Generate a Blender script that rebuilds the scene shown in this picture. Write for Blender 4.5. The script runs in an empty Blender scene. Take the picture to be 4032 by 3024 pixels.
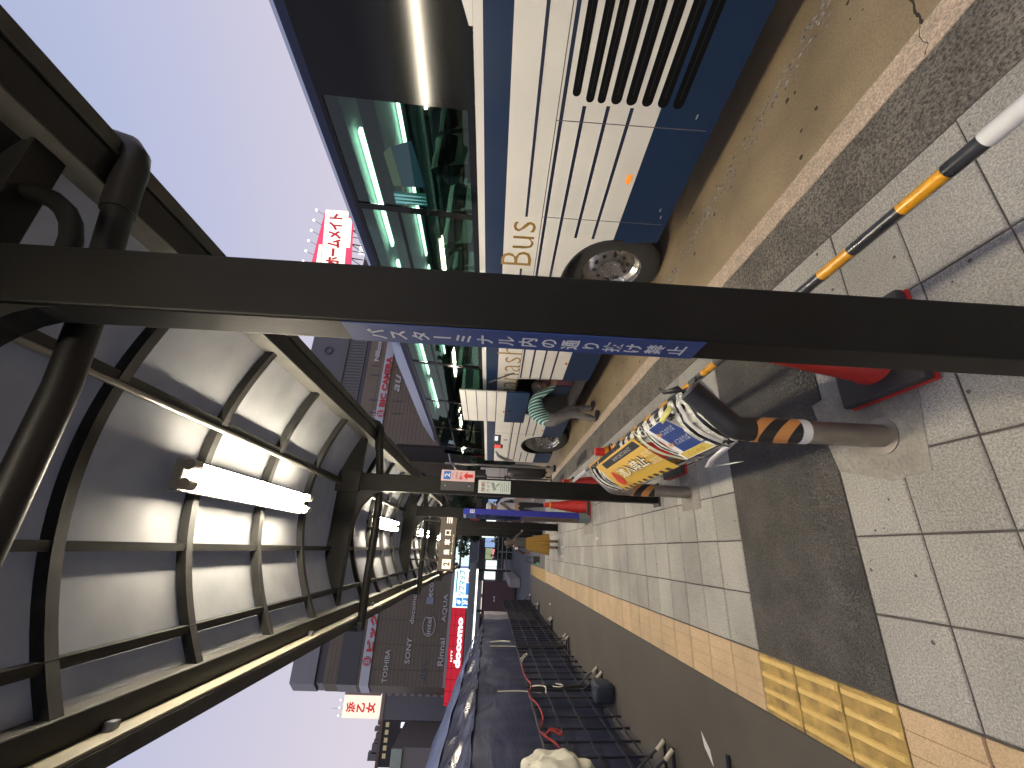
import bpy, bmesh, math, random
from mathutils import Vector, Matrix, noise
R = math.radians
random.seed(7)
SC = bpy.context.scene
COL = SC.collection

# ------------------------------------------------------------------ camera
CAMZ = 1.6
cam = bpy.data.cameras.new('camera'); cam_o = bpy.data.objects.new('camera', cam); COL.objects.link(cam_o)
Mr = [(0.03851771, -0.04878943, -0.99806612), (-0.92728378, 0.37045926, -0.05389557), (0.37237237, 0.92756645, -0.0309724)]
right, down, fwd = (Vector(v).normalized() for v in Mr)
mw = Matrix((( right.x, -down.x, -fwd.x, 0), (right.y, -down.y, -fwd.y, 0), (right.z, -down.z, -fwd.z, CAMZ), (0, 0, 0, 1)))
cam_o.matrix_world = mw
cam.sensor_fit = 'HORIZONTAL'; cam.sensor_width = 36; cam.lens = 1635 / 4032 * 36
cam.clip_start = 0.02; cam.clip_end = 600
SC.camera = cam_o

# ------------------------------------------------------------------ dusk sky
W = bpy.data.worlds.new('World'); SC.world = W; W.use_nodes = True
nt = W.node_tree; bg = nt.nodes['Background']
sky = nt.nodes.new('ShaderNodeTexSky'); sky.sky_type = 'NISHITA'; sky.sun_disc = False
sky.sun_elevation = R(1.0); sky.sun_rotation = R(50); sky.air_density = 1.0; sky.dust_density = 1.0; sky.ozone_density = 3
sm = nt.nodes.new('ShaderNodeMix'); sm.data_type = 'RGBA'; sm.blend_type = 'ADD'; sm.inputs[0].default_value = 0.004
geo = nt.nodes.new('ShaderNodeTexCoord'); sep = nt.nodes.new('ShaderNodeSeparateXYZ')
cr = nt.nodes.new('ShaderNodeValToRGB')
nt.links.new(geo.outputs['Generated'], sep.inputs[0]); nt.links.new(sep.outputs['Z'], cr.inputs[0])
el = cr.color_ramp.elements
el[0].position = 0.0; el[0].color = (0.66, 0.61, 0.64, 1)
el[1].position = 1.0; el[1].color = (0.24, 0.29, 0.46, 1)
for p, c in ((0.22, (0.69, 0.63, 0.71, 1)), (0.42, (0.59, 0.57, 0.71, 1)), (0.62, (0.46, 0.50, 0.70, 1)), (0.8, (0.37, 0.43, 0.64, 1))):
    e = el.new(p); e.color = c
nt.links.new(cr.outputs[0], sm.inputs[6]); nt.links.new(sky.outputs[0], sm.inputs[7])
nt.links.new(sm.outputs[2], bg.inputs[0]); bg.inputs[1].default_value = 0.84

sun = bpy.data.lights.new('sun', 'SUN'); sun.energy = 0.12; sun.angle = R(20); sun.color = (1.0, 0.82, 0.75)
sun_o = bpy.data.objects.new('sun', sun); COL.objects.link(sun_o); sun_o.rotation_euler = (R(80), 0, R(130))

SC.view_settings.view_transform = 'Standard'; SC.view_settings.look = 'None'
SC.view_settings.exposure = 0.32; SC.view_settings.gamma = 1; SC.view_settings.use_curve_mapping = False
SC.cycles.max_bounces = 8; SC.cycles.transparent_max_bounces = 16
SC.cycles.sample_clamp_indirect = 4

# ------------------------------------------------------------------ materials
MATS = {}
def mat(name, col, rough=0.6, metal=0.0, emit=None, estr=0.0, var=0.0, scale=8.0, bump=0.0, bscale=60.0, spec=0.5, rnd=0.0, col2=None, detail=4, coat=0.0, speck=None, thr=None, world=False):
    if name in MATS: return MATS[name]
    m = bpy.data.materials.new(name); m.use_nodes = True; MATS[name] = m
    n = m.node_tree; b = n.nodes['Principled BSDF']
    b.inputs['Base Color'].default_value = (*col, 1); b.inputs['Roughness'].default_value = rough
    b.inputs['Metallic'].default_value = metal; b.inputs['Specular IOR Level'].default_value = spec
    b.inputs['Coat Weight'].default_value = coat
    if emit: b.inputs['Emission Color'].default_value = (*emit, 1); b.inputs['Emission Strength'].default_value = estr
    tc = n.nodes.new('ShaderNodeTexCoord'); src = n.nodes.new('ShaderNodeNewGeometry').outputs['Position'] if world else tc.outputs['Object']
    cur = None
    if var or col2:
        no = n.nodes.new('ShaderNodeTexNoise'); no.inputs['Scale'].default_value = scale; no.inputs['Detail'].default_value = detail
        n.links.new(src, no.inputs['Vector'])
        r = n.nodes.new('ShaderNodeValToRGB')
        lo, hi = thr if thr else (0.3, 0.7)
        r.color_ramp.elements[0].position = lo; r.color_ramp.elements[1].position = hi
        c2 = col2 if col2 else tuple(min(1, c * (1 + var)) for c in col)
        c1 = col if col2 else tuple(c * (1 - var) for c in col)
        r.color_ramp.elements[0].color = (*c1, 1); r.color_ramp.elements[1].color = (*c2, 1)
        n.links.new(no.outputs[0], r.inputs[0]); cur = r.outputs[0]
        mr = n.nodes.new('ShaderNodeMapRange'); mr.inputs[3].default_value = max(0.02, rough - 0.12 * (1 if var else 0)); mr.inputs[4].default_value = min(1, rough + 0.1)
        n.links.new(no.outputs[0], mr.inputs[0]); n.links.new(mr.outputs[0], b.inputs['Roughness'])
    if speck:   # (scale, dark factor, light factor)
        vn = n.nodes.new('ShaderNodeTexNoise'); vn.inputs['Scale'].default_value = speck[0]; vn.inputs['Detail'].default_value = 2; vn.inputs['Roughness'].default_value = 0.8
        n.links.new(src, vn.inputs['Vector'])
        r2 = n.nodes.new('ShaderNodeValToRGB'); r2.color_ramp.elements[0].position = 0.36; r2.color_ramp.elements[1].position = 0.64
        r2.color_ramp.elements[0].color = (speck[1],) * 3 + (1,); r2.color_ramp.elements[1].color = (speck[2],) * 3 + (1,)
        n.links.new(vn.outputs[0], r2.inputs[0])
        mx = n.nodes.new('ShaderNodeMix'); mx.data_type = 'RGBA'; mx.blend_type = 'MULTIPLY'; mx.inputs[0].default_value = 1
        if cur: n.links.new(cur, mx.inputs[6])
        else: mx.inputs[6].default_value = (*col, 1)
        n.links.new(r2.outputs[0], mx.inputs[7]); cur = mx.outputs[2]
    if rnd:
        oi = n.nodes.new('ShaderNodeObjectInfo'); m2 = n.nodes.new('ShaderNodeMapRange')
        m2.inputs[3].default_value = 1 - rnd; m2.inputs[4].default_value = 1 + rnd
        n.links.new(oi.outputs['Random'], m2.inputs[0])
        mx = n.nodes.new('ShaderNodeMix'); mx.data_type = 'RGBA'; mx.blend_type = 'MULTIPLY'; mx.inputs[0].default_value = 1
        if cur: n.links.new(cur, mx.inputs[6])
        else: mx.inputs[6].default_value = (*col, 1)
        n.links.new(m2.outputs[0], mx.inputs[7]); cur = mx.outputs[2]
    if cur: n.links.new(cur, b.inputs['Base Color'])
    if bump:
        bn = n.nodes.new('ShaderNodeTexNoise'); bn.inputs['Scale'].default_value = bscale; bn.inputs['Detail'].default_value = 3
        n.links.new(src, bn.inputs['Vector'])
        bp = n.nodes.new('ShaderNodeBump'); bp.inputs['Strength'].default_value = bump; bp.inputs['Distance'].default_value = 0.01
        n.links.new(bn.outputs[0], bp.inputs['Height']); n.links.new(bp.outputs[0], b.inputs['Normal'])
    return m

def emis(name, col, s):
    if name in MATS: return MATS[name]
    m = bpy.data.materials.new(name); m.use_nodes = True; MATS[name] = m
    b = m.node_tree.nodes['Principled BSDF']; b.inputs['Base Color'].default_value = (*[c * .5 for c in col], 1)
    b.inputs['Emission Color'].default_value = (*col, 1); b.inputs['Emission Strength'].default_value = s
    return m

def glass(name, tint, gl=0.10, rough=0.02, edge=0.5):
    m = bpy.data.materials.new(name); m.use_nodes = True; MATS[name] = m
    n = m.node_tree; n.nodes.remove(n.nodes['Principled BSDF']); out = n.nodes['Material Output']
    t = n.nodes.new('ShaderNodeBsdfTransparent'); t.inputs[0].default_value = (*tint, 1)
    g = n.nodes.new('ShaderNodeBsdfGlossy'); g.inputs['Roughness'].default_value = rough; g.inputs[0].default_value = (0.9, 0.95, 0.95, 1)
    lw = n.nodes.new('ShaderNodeLayerWeight'); lw.inputs[0].default_value = edge * 0.5
    mr = n.nodes.new('ShaderNodeMapRange'); mr.inputs[3].default_value = gl; mr.inputs[4].default_value = 0.45
    n.links.new(lw.outputs['Fresnel'], mr.inputs[0])
    x = n.nodes.new('ShaderNodeMixShader'); n.links.new(mr.outputs[0], x.inputs[0]); n.links.new(t.outputs[0], x.inputs[1]); n.links.new(g.outputs[0], x.inputs[2])
    n.links.new(x.outputs[0], out.inputs[0]); return m

def panel_mat():
    m = bpy.data.materials.new('canopy_panel'); m.use_nodes = True; MATS['canopy_panel'] = m
    n = m.node_tree; n.nodes.remove(n.nodes['Principled BSDF']); out = n.nodes['Material Output']
    tc = n.nodes.new('ShaderNodeTexCoord'); no = n.nodes.new('ShaderNodeTexNoise'); no.inputs['Scale'].default_value = 3.2; no.inputs['Detail'].default_value = 6
    n.links.new(tc.outputs['Object'], no.inputs['Vector'])
    r = n.nodes.new('ShaderNodeValToRGB'); r.color_ramp.elements[0].position = .3; r.color_ramp.elements[1].position = .75
    r.color_ramp.elements[0].color = (.22, .225, .232, 1); r.color_ramp.elements[1].color = (.32, .325, .33, 1)
    n.links.new(no.outputs[0], r.inputs[0])
    d = n.nodes.new('ShaderNodeBsdfDiffuse'); n.links.new(r.outputs[0], d.inputs[0])
    t = n.nodes.new('ShaderNodeBsdfTranslucent'); n.links.new(r.outputs[0], t.inputs[0])
    g = n.nodes.new('ShaderNodeBsdfGlossy'); g.inputs['Roughness'].default_value = .38
    x = n.nodes.new('ShaderNodeMixShader'); x.inputs[0].default_value = .22; n.links.new(d.outputs[0], x.inputs[1]); n.links.new(t.outputs[0], x.inputs[2])
    y = n.nodes.new('ShaderNodeMixShader'); y.inputs[0].default_value = .02; n.links.new(x.outputs[0], y.inputs[1]); n.links.new(g.outputs[0], y.inputs[2])
    n.links.new(y.outputs[0], out.inputs[0]); return m

def stripes_mat(name, a, b_, scale, angle=0.0, rough=.5, bump=.3):
    m = bpy.data.materials.new(name); m.use_nodes = True; MATS[name] = m
    n = m.node_tree; p = n.nodes['Principled BSDF']; p.inputs['Roughness'].default_value = rough
    tc = n.nodes.new('ShaderNodeTexCoord'); mp = n.nodes.new('ShaderNodeMapping'); mp.inputs['Rotation'].default_value = (0, 0, 0) if not angle else angle
    w = n.nodes.new('ShaderNodeTexWave'); w.inputs['Scale'].default_value = scale; w.inputs['Distortion'].default_value = .6; w.inputs['Detail'].default_value = 1
    w.inputs['Detail Scale'].default_value = 1
    n.links.new(tc.outputs['Object'], mp.inputs[0]); n.links.new(mp.outputs[0], w.inputs[0])
    r = n.nodes.new('ShaderNodeValToRGB'); r.color_ramp.interpolation = 'CONSTANT'
    r.color_ramp.elements[0].color = (*a, 1); r.color_ramp.elements[1].color = (*b_, 1); r.color_ramp.elements[1].position = .5
    n.links.new(w.outputs[0], r.inputs[0]); n.links.new(r.outputs[0], p.inputs['Base Color'])
    no = n.nodes.new('ShaderNodeTexNoise'); no.inputs['Scale'].default_value = 18; n.links.new(tc.outputs['Object'], no.inputs[0])
    bp = n.nodes.new('ShaderNodeBump'); bp.inputs['Strength'].default_value = bump; bp.inputs['Distance'].default_value = .02
    n.links.new(no.outputs[0], bp.inputs['Height']); n.links.new(bp.outputs[0], p.inputs['Normal'])
    return m

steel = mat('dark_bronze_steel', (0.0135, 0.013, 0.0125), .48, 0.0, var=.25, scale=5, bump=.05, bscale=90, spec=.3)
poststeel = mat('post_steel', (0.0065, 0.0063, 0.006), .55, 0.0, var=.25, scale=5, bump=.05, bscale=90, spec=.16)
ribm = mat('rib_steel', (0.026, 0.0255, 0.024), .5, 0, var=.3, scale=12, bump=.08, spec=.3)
steel_lit = mat('lit_trim', (0.062, 0.060, 0.054), .5, 0, var=.3, scale=12, bump=.08, spec=.3)  # lighter copy of the steel, lamplight put into the eave colour
blackm = mat('black_plastic', (0.012, 0.012, 0.013), .45)
tilem = mat('paving_tile', (0.365, 0.35, 0.305), .78, var=.20, scale=1.6, bump=.5, bscale=160, rnd=.11, speck=(135, .62, 1.2), world=True)
tilem2 = mat('kerb_stone', (0.355, 0.34, 0.295), .8, var=.12, scale=3, bump=.5, bscale=120, rnd=.10, speck=(110, .6, 1.3), world=True)
grout = mat('tile_joint', (0.07, 0.062, 0.055), .9, var=.3, scale=9)
asph = mat('asphalt_patch', (0.058, 0.054, 0.047), .85, var=.4, scale=4.5, bump=1.0, bscale=110, speck=(120, .5, 1.55))
walkm = mat('walkway_asphalt', (0.075, 0.064, 0.052), .8, var=.2, scale=1.3, bump=.5, bscale=170, speck=(240, .8, 1.2))
gutterm = mat('gutter_concrete', (0.120, 0.108, 0.088), .85, var=.3, scale=4, bump=1.0, bscale=80, speck=(80, .4, 1.8))
roadm = mat('road_surface', (0.28, 0.21, 0.12), .62, var=.28, scale=1.7, bump=.35, bscale=60, speck=(75, .86, 1.1))
linem = mat('cream_paint', (0.60, 0.47, 0.34), .75, var=.15, scale=10, bump=.8, bscale=110, speck=(90, .6, 1.15))
orangem = mat('tactile_orange', (0.52, 0.37, 0.21), .7, var=.1, scale=5, bump=.35, bscale=150, rnd=.08, speck=(160, .8, 1.12), world=True)
yellowm = mat('tactile_yellow', (0.38, 0.245, 0.065), .6, var=.45, scale=11, bump=.4, bscale=90, rnd=.08, world=True)
yellowbar = mat('tactile_bar', (0.66, 0.46, 0.15), .55, var=.12, scale=20)
patchm = mat('concrete_patch', (0.27, 0.25, 0.21), .85, var=.2, scale=7, bump=.5, bscale=60, speck=(60, .85, 1.1))
white = mat('white_paint', (0.66, 0.64, 0.585), .35, var=.05, scale=1.5, coat=.3)
whitesign = mat('sign_white', (0.78, 0.78, 0.76), .5)
navy = mat('navy_paint', (0.006, 0.021, 0.060), .40, var=.04, scale=2, spec=.3)
navyline = mat('navy_line', (0.007, 0.016, 0.042), .4)
goldm = mat('gold_letter', (0.33, 0.20, 0.045), .4, 0.2)
silver = mat('silver_trim', (0.42, 0.43, 0.47), .3, .6)
chrome = mat('stainless_tube', (0.55, 0.53, 0.55), .22, 1.0, var=.1, scale=30)
bluesign = mat('blue_sign', (0.012, 0.038, 0.17), .5, var=.12, scale=20)
redm = mat('cone_red', (0.46, 0.022, 0.014), .5, var=.15, scale=12, bump=.1)
yel = mat('bar_yellow', (0.72, 0.33, 0.015), .3, var=.06, scale=20, coat=.4)
blk = mat('bar_black', (0.018, 0.02, 0.024), .3, var=.2, scale=20, coat=.3)
rubber = mat('tyre_rubber', (0.022, 0.021, 0.02), .8, var=.3, scale=10, bump=.3)
skin = mat('skin', (0.42, 0.24, 0.17), .5)
glassbus = glass('bus_glass', (0.36, 0.50, 0.43), .035)
glassdark = mat('bus_black_glass', (0.004, 0.005, 0.006), .11, spec=.22)
panelm = panel_mat()

# ------------------------------------------------------------------ builders
def tag(o, label=None, cat=None, group=None, kind=None):
    if label: o['label'] = label
    if cat: o['category'] = cat
    if group: o['group'] = group
    if kind: o['kind'] = kind
    return o

def thing(name, label, cat, loc=(0, 0, 0), rz=0.0, group=None):
    o = bpy.data.objects.new(name, None); COL.objects.link(o); o.location = loc; o.rotation_euler = (0, 0, rz)
    o.empty_display_size = .2
    return tag(o, label, cat, group)

class G:
    """collects world-space geometry for one mesh object"""
    def __init__(s): s.v = []; s.f = []
    def add(s, vs, fs):
        b = len(s.v); s.v += [tuple(v) for v in vs]; s.f += [tuple(b + i for i in f) for f in fs]; return s
    def box(s, x0, x1, y0, y1, z0, z1):
        return s.add([(x0, y0, z0), (x1, y0, z0), (x1, y1, z0), (x0, y1, z0), (x0, y0, z1), (x1, y0, z1), (x1, y1, z1), (x0, y1, z1)],
                     [(0, 3, 2, 1), (4, 5, 6, 7), (0, 1, 5, 4), (1, 2, 6, 5), (2, 3, 7, 6), (3, 0, 4, 7)])
    def quad(s, a, b, c, d): return s.add([a, b, c, d], [(0, 1, 2, 3)])
    def prism(s, pts, axis, a, b):
        """pts 2-D polygon; axis: 'x' -> pts are (y,z), 'y' -> (x,z), 'z' -> (x,y)"""
        def P(p, t): return (t, p[0], p[1]) if axis == 'x' else ((p[0], t, p[1]) if axis == 'y' else (p[0], p[1], t))
        n = len(pts); vs = [P(p, a) for p in pts] + [P(p, b) for p in pts]
        fs = [tuple(range(n - 1, -1, -1)), tuple(range(n, 2 * n))] + [(i, (i + 1) % n, n + (i + 1) % n, n + i) for i in range(n)]
        return s.add(vs, fs)
    def tube(s, path, r, n=10, cap=True):
        path = [Vector(p) for p in path]; rs = r if isinstance(r, (list, tuple)) else [r] * len(path)
        rings = []; ref = None
        for i, p in enumerate(path):
            d = (path[min(i + 1, len(path) - 1)] - path[max(i - 1, 0)]).normalized()
            if ref is None: ref = Vector((0, 0, 1)) if abs(d.z) < .9 else Vector((1, 0, 0))
            u = d.cross(ref)
            if u.length < 1e-4: u = d.cross(Vector((0, 1, 0)))
            u.normalize(); w = d.cross(u).normalized(); ref = u.cross(d)
            rings.append([p + (u * math.cos(2 * math.pi * k / n) + w * math.sin(2 * math.pi * k / n)) * rs[i] for k in range(n)])
        vs = [q for ring in rings for q in ring]; fs = []
        for i in range(len(rings) - 1):
            for k in range(n): fs.append((i * n + k, i * n + (k + 1) % n, (i + 1) * n + (k + 1) % n, (i + 1) * n + k))
        if cap: fs += [tuple(range(n - 1, -1, -1)), tuple((len(rings) - 1) * n + k for k in range(n))]
        return s.add(vs, fs)
    def lathe(s, prof, c, n=20, axis='z', caps=(True, True)):
        vs = []; fs = []
        for (r, h) in prof:
            for k in range(n):
                a = 2 * math.pi * k / n; p = (r * math.cos(a), r * math.sin(a), h)
                if axis == 'x': p = (h, r * math.cos(a), r * math.sin(a))
                vs.append((c[0] + p[0], c[1] + p[1], c[2] + p[2]))
        m = len(prof)
        for i in range(m - 1):
            for k in range(n): fs.append((i * n + k, i * n + (k + 1) % n, (i + 1) * n + (k + 1) % n, (i + 1) * n + k))
        if caps[0]: fs.append(tuple(range(n - 1, -1, -1)))
        if caps[1]: fs.append(tuple((m - 1) * n + k for k in range(n)))
        return s.add(vs, fs)
    def grid(s, fn, nu, nv):
        vs = [fn(i / nu, j / nv) for i in range(nu + 1) for j in range(nv + 1)]
        return s.add(vs, [(i * (nv + 1) + j, (i + 1) * (nv + 1) + j, (i + 1) * (nv + 1) + j + 1, i * (nv + 1) + j + 1) for i in range(nu) for j in range(nv)])
    def out(s, name, m, parent=None, bevel=0.0, smooth=False, local=False, mats=None, pick=None):
        off = Vector((0, 0, 0))
        if parent is not None and not local:
            off = Vector(parent.location); 
            if parent.parent is not None: off = off + parent.parent.location
        vs = [Vector(v) - off for v in s.v]
        me = bpy.data.meshes.new(name); me.from_pydata(vs, [], s.f); me.update()
        bm = bmesh.new(); bm.from_mesh(me)
        bmesh.ops.recalc_face_normals(bm, faces=bm.faces)
        if bevel:
            ed = [e for e in bm.edges if len(e.link_faces) == 2 and e.calc_face_angle(0) > .5]
            bmesh.ops.bevel(bm, geom=ed, offset=bevel, segments=2, profile=.6, affect='EDGES', clamp_overlap=True)
        bm.to_mesh(me); bm.free()
        for mm in (mats or [m]): me.materials.append(mm)
        if pick:
            for p in me.polygons: p.material_index = pick(p.center, p.normal)
        if smooth:
            for p in me.polygons: p.use_smooth = True
            try: me.set_sharp_from_angle(angle=R(40))
            except Exception: pass
        o = bpy.data.objects.new(name, me); COL.objects.link(o)
        if parent is not None: o.parent = parent
        return o

def struct(name, g, m, parent=None, **k):
    o = g.out(name, m, parent, **k)
    if parent is None: o['kind'] = 'structure'
    return o

def poff(parent):
    if parent is None: return Vector((0, 0, 0))
    o = Vector(parent.location)
    if parent.parent is not None: o += parent.parent.location
    return o

def text(body, center, xd, yd, w, h, m, parent=None, name='lettering', vertical=False, depth=0.004, bold=0.0, local=False, keep=False, shear=0.0):
    """real lettering geometry fitted into w x h around center; xd, yd are reading and up directions"""
    xd = Vector(xd).normalized(); yd = Vector(yd).normalized(); zd = xd.cross(yd)
    V = []; F = []
    def glyphs(b):
        c = bpy.data.curves.new('t', 'FONT'); c.body = b; c.extrude = 0.0; c.offset = bold; c.resolution_u = 2; c.shear = shear
        o = bpy.data.objects.new('t', c); COL.objects.link(o); bpy.context.view_layer.update()
        me = bpy.data.meshes.new_from_object(o.evaluated_get(bpy.context.evaluated_depsgraph_get()))
        vs = [v.co.copy() for v in me.vertices]; fs = [tuple(p.vertices) for p in me.polygons]
        bpy.data.objects.remove(o); bpy.data.curves.remove(c); bpy.data.meshes.remove(me); return vs, fs
    if vertical:
        n = len(body)
        for i, ch in enumerate(body):
            if ch == ' ': continue
            if ch == 'ー':
                vs = [Vector((.42, -.1, 0)), Vector((.56, -.1, 0)), Vector((.56, .8, 0)), Vector((.42, .8, 0))]; fs = [(0, 1, 2, 3)]
            else: vs, fs = glyphs(ch)
            if not vs: continue
            cx = (min(v.x for v in vs) + max(v.x for v in vs)) / 2; cy = (min(v.y for v in vs) + max(v.y for v in vs)) / 2
            b = len(V); V += [Vector(((v.x - cx), (v.y - cy) - i * 1.12, 0)) for v in vs]; F += [tuple(b + k for k in f) for f in fs]
    else: V, F = glyphs(body)
    if not V: return None
    x0 = min(v.x for v in V); x1 = max(v.x for v in V); y0 = min(v.y for v in V); y1 = max(v.y for v in V)
    sx = w / max(1e-6, x1 - x0); sy = h / max(1e-6, y1 - y0)
    if keep: sx = sy = min(sx, sy)
    c = Vector(center)
    g = G()
    P = [c + xd * ((v.x - (x0 + x1) / 2) * sx) + yd * ((v.y - (y0 + y1) / 2) * sy) + zd * depth for v in V]
    me_off = Vector((0, 0, 0)) if local else poff(parent)
    me = bpy.data.meshes.new(name); me.from_pydata([p - me_off for p in P], [], F); me.materials.append(m)
    o = bpy.data.objects.new(name, me); COL.objects.link(o)
    if parent is not None: o.parent = parent
    return o

def copy_thing(root, loc, rz=None, **tags):
    r = root.copy(); COL.objects.link(r); r.location = loc
    if rz is not None: r.rotation_euler = (0, 0, rz)
    for ch in root.children:
        c = ch.copy(); COL.objects.link(c); c.parent = r
        for g2 in ch.children:
            d = g2.copy(); COL.objects.link(d); d.parent = c
    tag(r, **tags); return r
# ------------------------------------------------------------------ ground
struct('road', G().box(1.93, 60, -12, 90, -.30, -.012), roadm)
struct('ground', G().box(-120, 120, -30, 160, -.45, -.20), walkm)
struct('far_road', G().box(-60, 1.93, 17.5, 90, -.30, -.016), mat('far_asphalt', (0.05, 0.047, 0.045), .7, var=.2, scale=.6))
struct('walkway', G().box(-14, -.787, -6, 17.5, -.30, 0), walkm)
g = G()   # gutter with a slightly uneven edge to the painted line
struct('gutter', G().box(1.517, 1.866, -6, 17.5, -.30, -.004), gutterm)
def line_edge(base, y): return base + .006 * noise.noise(Vector((base * 7, y * 6, 0))) + .003 * noise.noise(Vector((base, y * 31, 3)))
g = G(); N = 420
for i in range(N):
    ya = -3 + 20.5 * i / N; yb = -3 + 20.5 * (i + 1) / N
    g.prism([(line_edge(1.862, ya), ya), (line_edge(2.0, ya), ya), (line_edge(2.0, yb), yb), (line_edge(1.862, yb), yb)], 'z', -.02, .003)
struct('edge_line', g, linem)
pav = struct('pavement', G().box(-.787, 1.517, -6, 17.5, -.30, -.006), grout)
XL = [-.184, .117, .418, .719, 1.020, 1.321]
YN = [1.869 - .3008 * k for k in range(10)]
YF = [2.762 + .301 * k for k in range(27)]
J = .004
tile_me = {}
def tile(x0, x1, y0, y1, m, name='tile', top=0.0):
    key = (round(x1 - x0, 3), round(y1 - y0, 3), m.name)
    if key not in tile_me:
        w, d = (x1 - x0) / 2 - J, (y1 - y0) / 2 - J; b = .004; vs = []
        for z, k in ((-.03, 0), (-b, 0), (0, b)):
            vs += [(-w + k, -d + k, z), (w - k, -d + k, z), (w - k, d - k, z), (-w + k, d - k, z)]
        fs = [(8, 9, 10, 11)]
        for q in (0, 4): fs += [(q, q + 1, q + 5, q + 4), (q + 1, q + 2, q + 6, q + 5), (q + 2, q + 3, q + 7, q + 6), (q + 3, q, q + 4, q + 7)]
        me = bpy.data.meshes.new(name); me.from_pydata(vs, [], fs); me.materials.append(m); tile_me[key] = me
    o = bpy.data.objects.new(name, tile_me[key]); COL.objects.link(o); o.parent = pav
    o.location = ((x0 + x1) / 2 + random.uniform(-.0013, .0013), (y0 + y1) / 2 + random.uniform(-.0013, .0013), top + random.uniform(-.0016, .0016)); o.rotation_euler = (R(random.uniform(-.12, .12)), R(random.uniform(-.12, .12)), 0)
    return o
def holed(x0, x1, y0, y1):   # the concrete infill round the rail posts and shelter posts replaces tiles
    return False
for i in range(len(YN) - 1):
    y1, y0 = YN[i], YN[i + 1]
    xs = [-.488] + XL
    for k in range(len(xs) - 1): tile(xs[k], xs[k + 1], y0, y1, tilem)
for i in range(len(YF) - 1):
    y0, y1 = YF[i], YF[i + 1]
    xs = [-.488] + XL
    for k in range(len(xs) - 1): tile(xs[k], xs[k + 1], y0, y1, tilem)
# kerb stones 0.6 m long along the gutter
ky = -.84
n = 0
while ky < 17.4:
    L = .602
    if n < 22: tile(1.321, 1.514, ky, ky + L, tilem2, name='kerb_stone')
    ky += L; n += 1
# far tiles that are only a few pixels each: one part
g = G()
y = YF[-1]
while y < 12.85:
    xs = [-.488] + XL
    for k in range(len(xs) - 1): g.box(xs[k] + J, xs[k + 1] - J, y + J, y + .301 - J, -.02, 0)
    y += .301
for yy in range(0, 9): g.box(1.321 + J, 1.514 - J, 12.40 + yy * .602 - 0 + J, 12.40 + yy * .602 + .602 - J, -.02, 0) if yy < 1 else None
o = g.out('tile_field', tilem, pav); o['kind'] = 'stuff'
struct('asphalt_band', G().box(-.484, 1.318, 1.873, 2.758, -.10, -.0015), asph)
struct('far_pavement', G().box(-.484, 1.51, 12.87, 17.5, -.10, -.002), mat('far_paving', (0.10, 0.095, 0.09), .8, var=.2, scale=1))
# ribbed guide tiles
def rib_tile(y0, y1, kind):
    x0, x1 = -.784, -.490
    key = 'rib' + kind
    if key not in tile_me:
        w, d = (x1 - x0) / 2 - .002, (y1 - y0) / 2 - .0025
        vs = []; fs = []
        def bx(a, b, c, e, z0, z1, k=.003):
            n0 = len(vs)
            vs.extend([(a, c, z0), (b, c, z0), (b, e, z0), (a, e, z0), (a + k, c + k, z1), (b - k, c + k, z1), (b - k, e - k, z1), (a + k, e - k, z1)])
            fs.extend([tuple(n0 + t for t in q) for q in ((4, 5, 6, 7), (0, 1, 5, 4), (1, 2, 6, 5), (2, 3, 7, 6), (3, 0, 4, 7))])
        bx(-w, w, -d, d, -.03, 0)
        if kind == 'y':
            for k in range(4): bx(-w + .022 + k * .075, -w + .022 + k * .075 + .030, -d + .010, d - .010, -.001, .0105, .006)
        else:
            for k in range(4): bx(-w + .002 + k * .0727, -w + .002 + k * .0727 + .0690, -d + .002, d - .002, -.001, .004, .002)
        me = bpy.data.meshes.new('guide_tile'); me.from_pydata(vs, [], fs)
        me.materials.append(yellowm if kind == 'y' else orangem); 
        if kind == 'y':
            me.materials.append(yellowbar)
            for i, p in enumerate(me.polygons):
                if i >= 5: p.material_index = 1
        tile_me[key] = me
    o = bpy.data.objects.new('guide_tile', tile_me[key]); COL.objects.link(o); o.parent = pav
    o.location = ((x0 + x1) / 2, (y0 + y1) / 2, random.uniform(-.001, .001))
    if kind == 'y': o['label'] = 'yellow guide tile with raised bars'
for i in range(7): rib_tile(YN[i + 1], YN[i], 'o')
yb = [1.869, 2.167, 2.464, 2.762]
for i in range(3): rib_tile(yb[i], yb[i + 1], 'y')
for i in range(26): rib_tile(YF[i], YF[i + 1], 'o')
struct('guide_strip', G().box(-.784, -.49, YF[26], 12.85, -.10, .003), orangem)
struct('yellow_strip', G().box(-.80, -.47, 12.86, 17.4, -.10, .003), yellowm)
struct('concrete_patch', G().prism([(.33, 1.45), (.64, 1.40), (.79, 1.62), (.74, 1.93), (.40, 1.86), (.32, 1.62)], 'z', -.05, .004), patchm)
struct('concrete_patch', G().box(.36, .70, 3.24, 3.56, -.05, .004), patchm)
struct('concrete_patch', G().box(.30, .75, 6.85, 7.55, -.05, .003), patchm)
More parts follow.
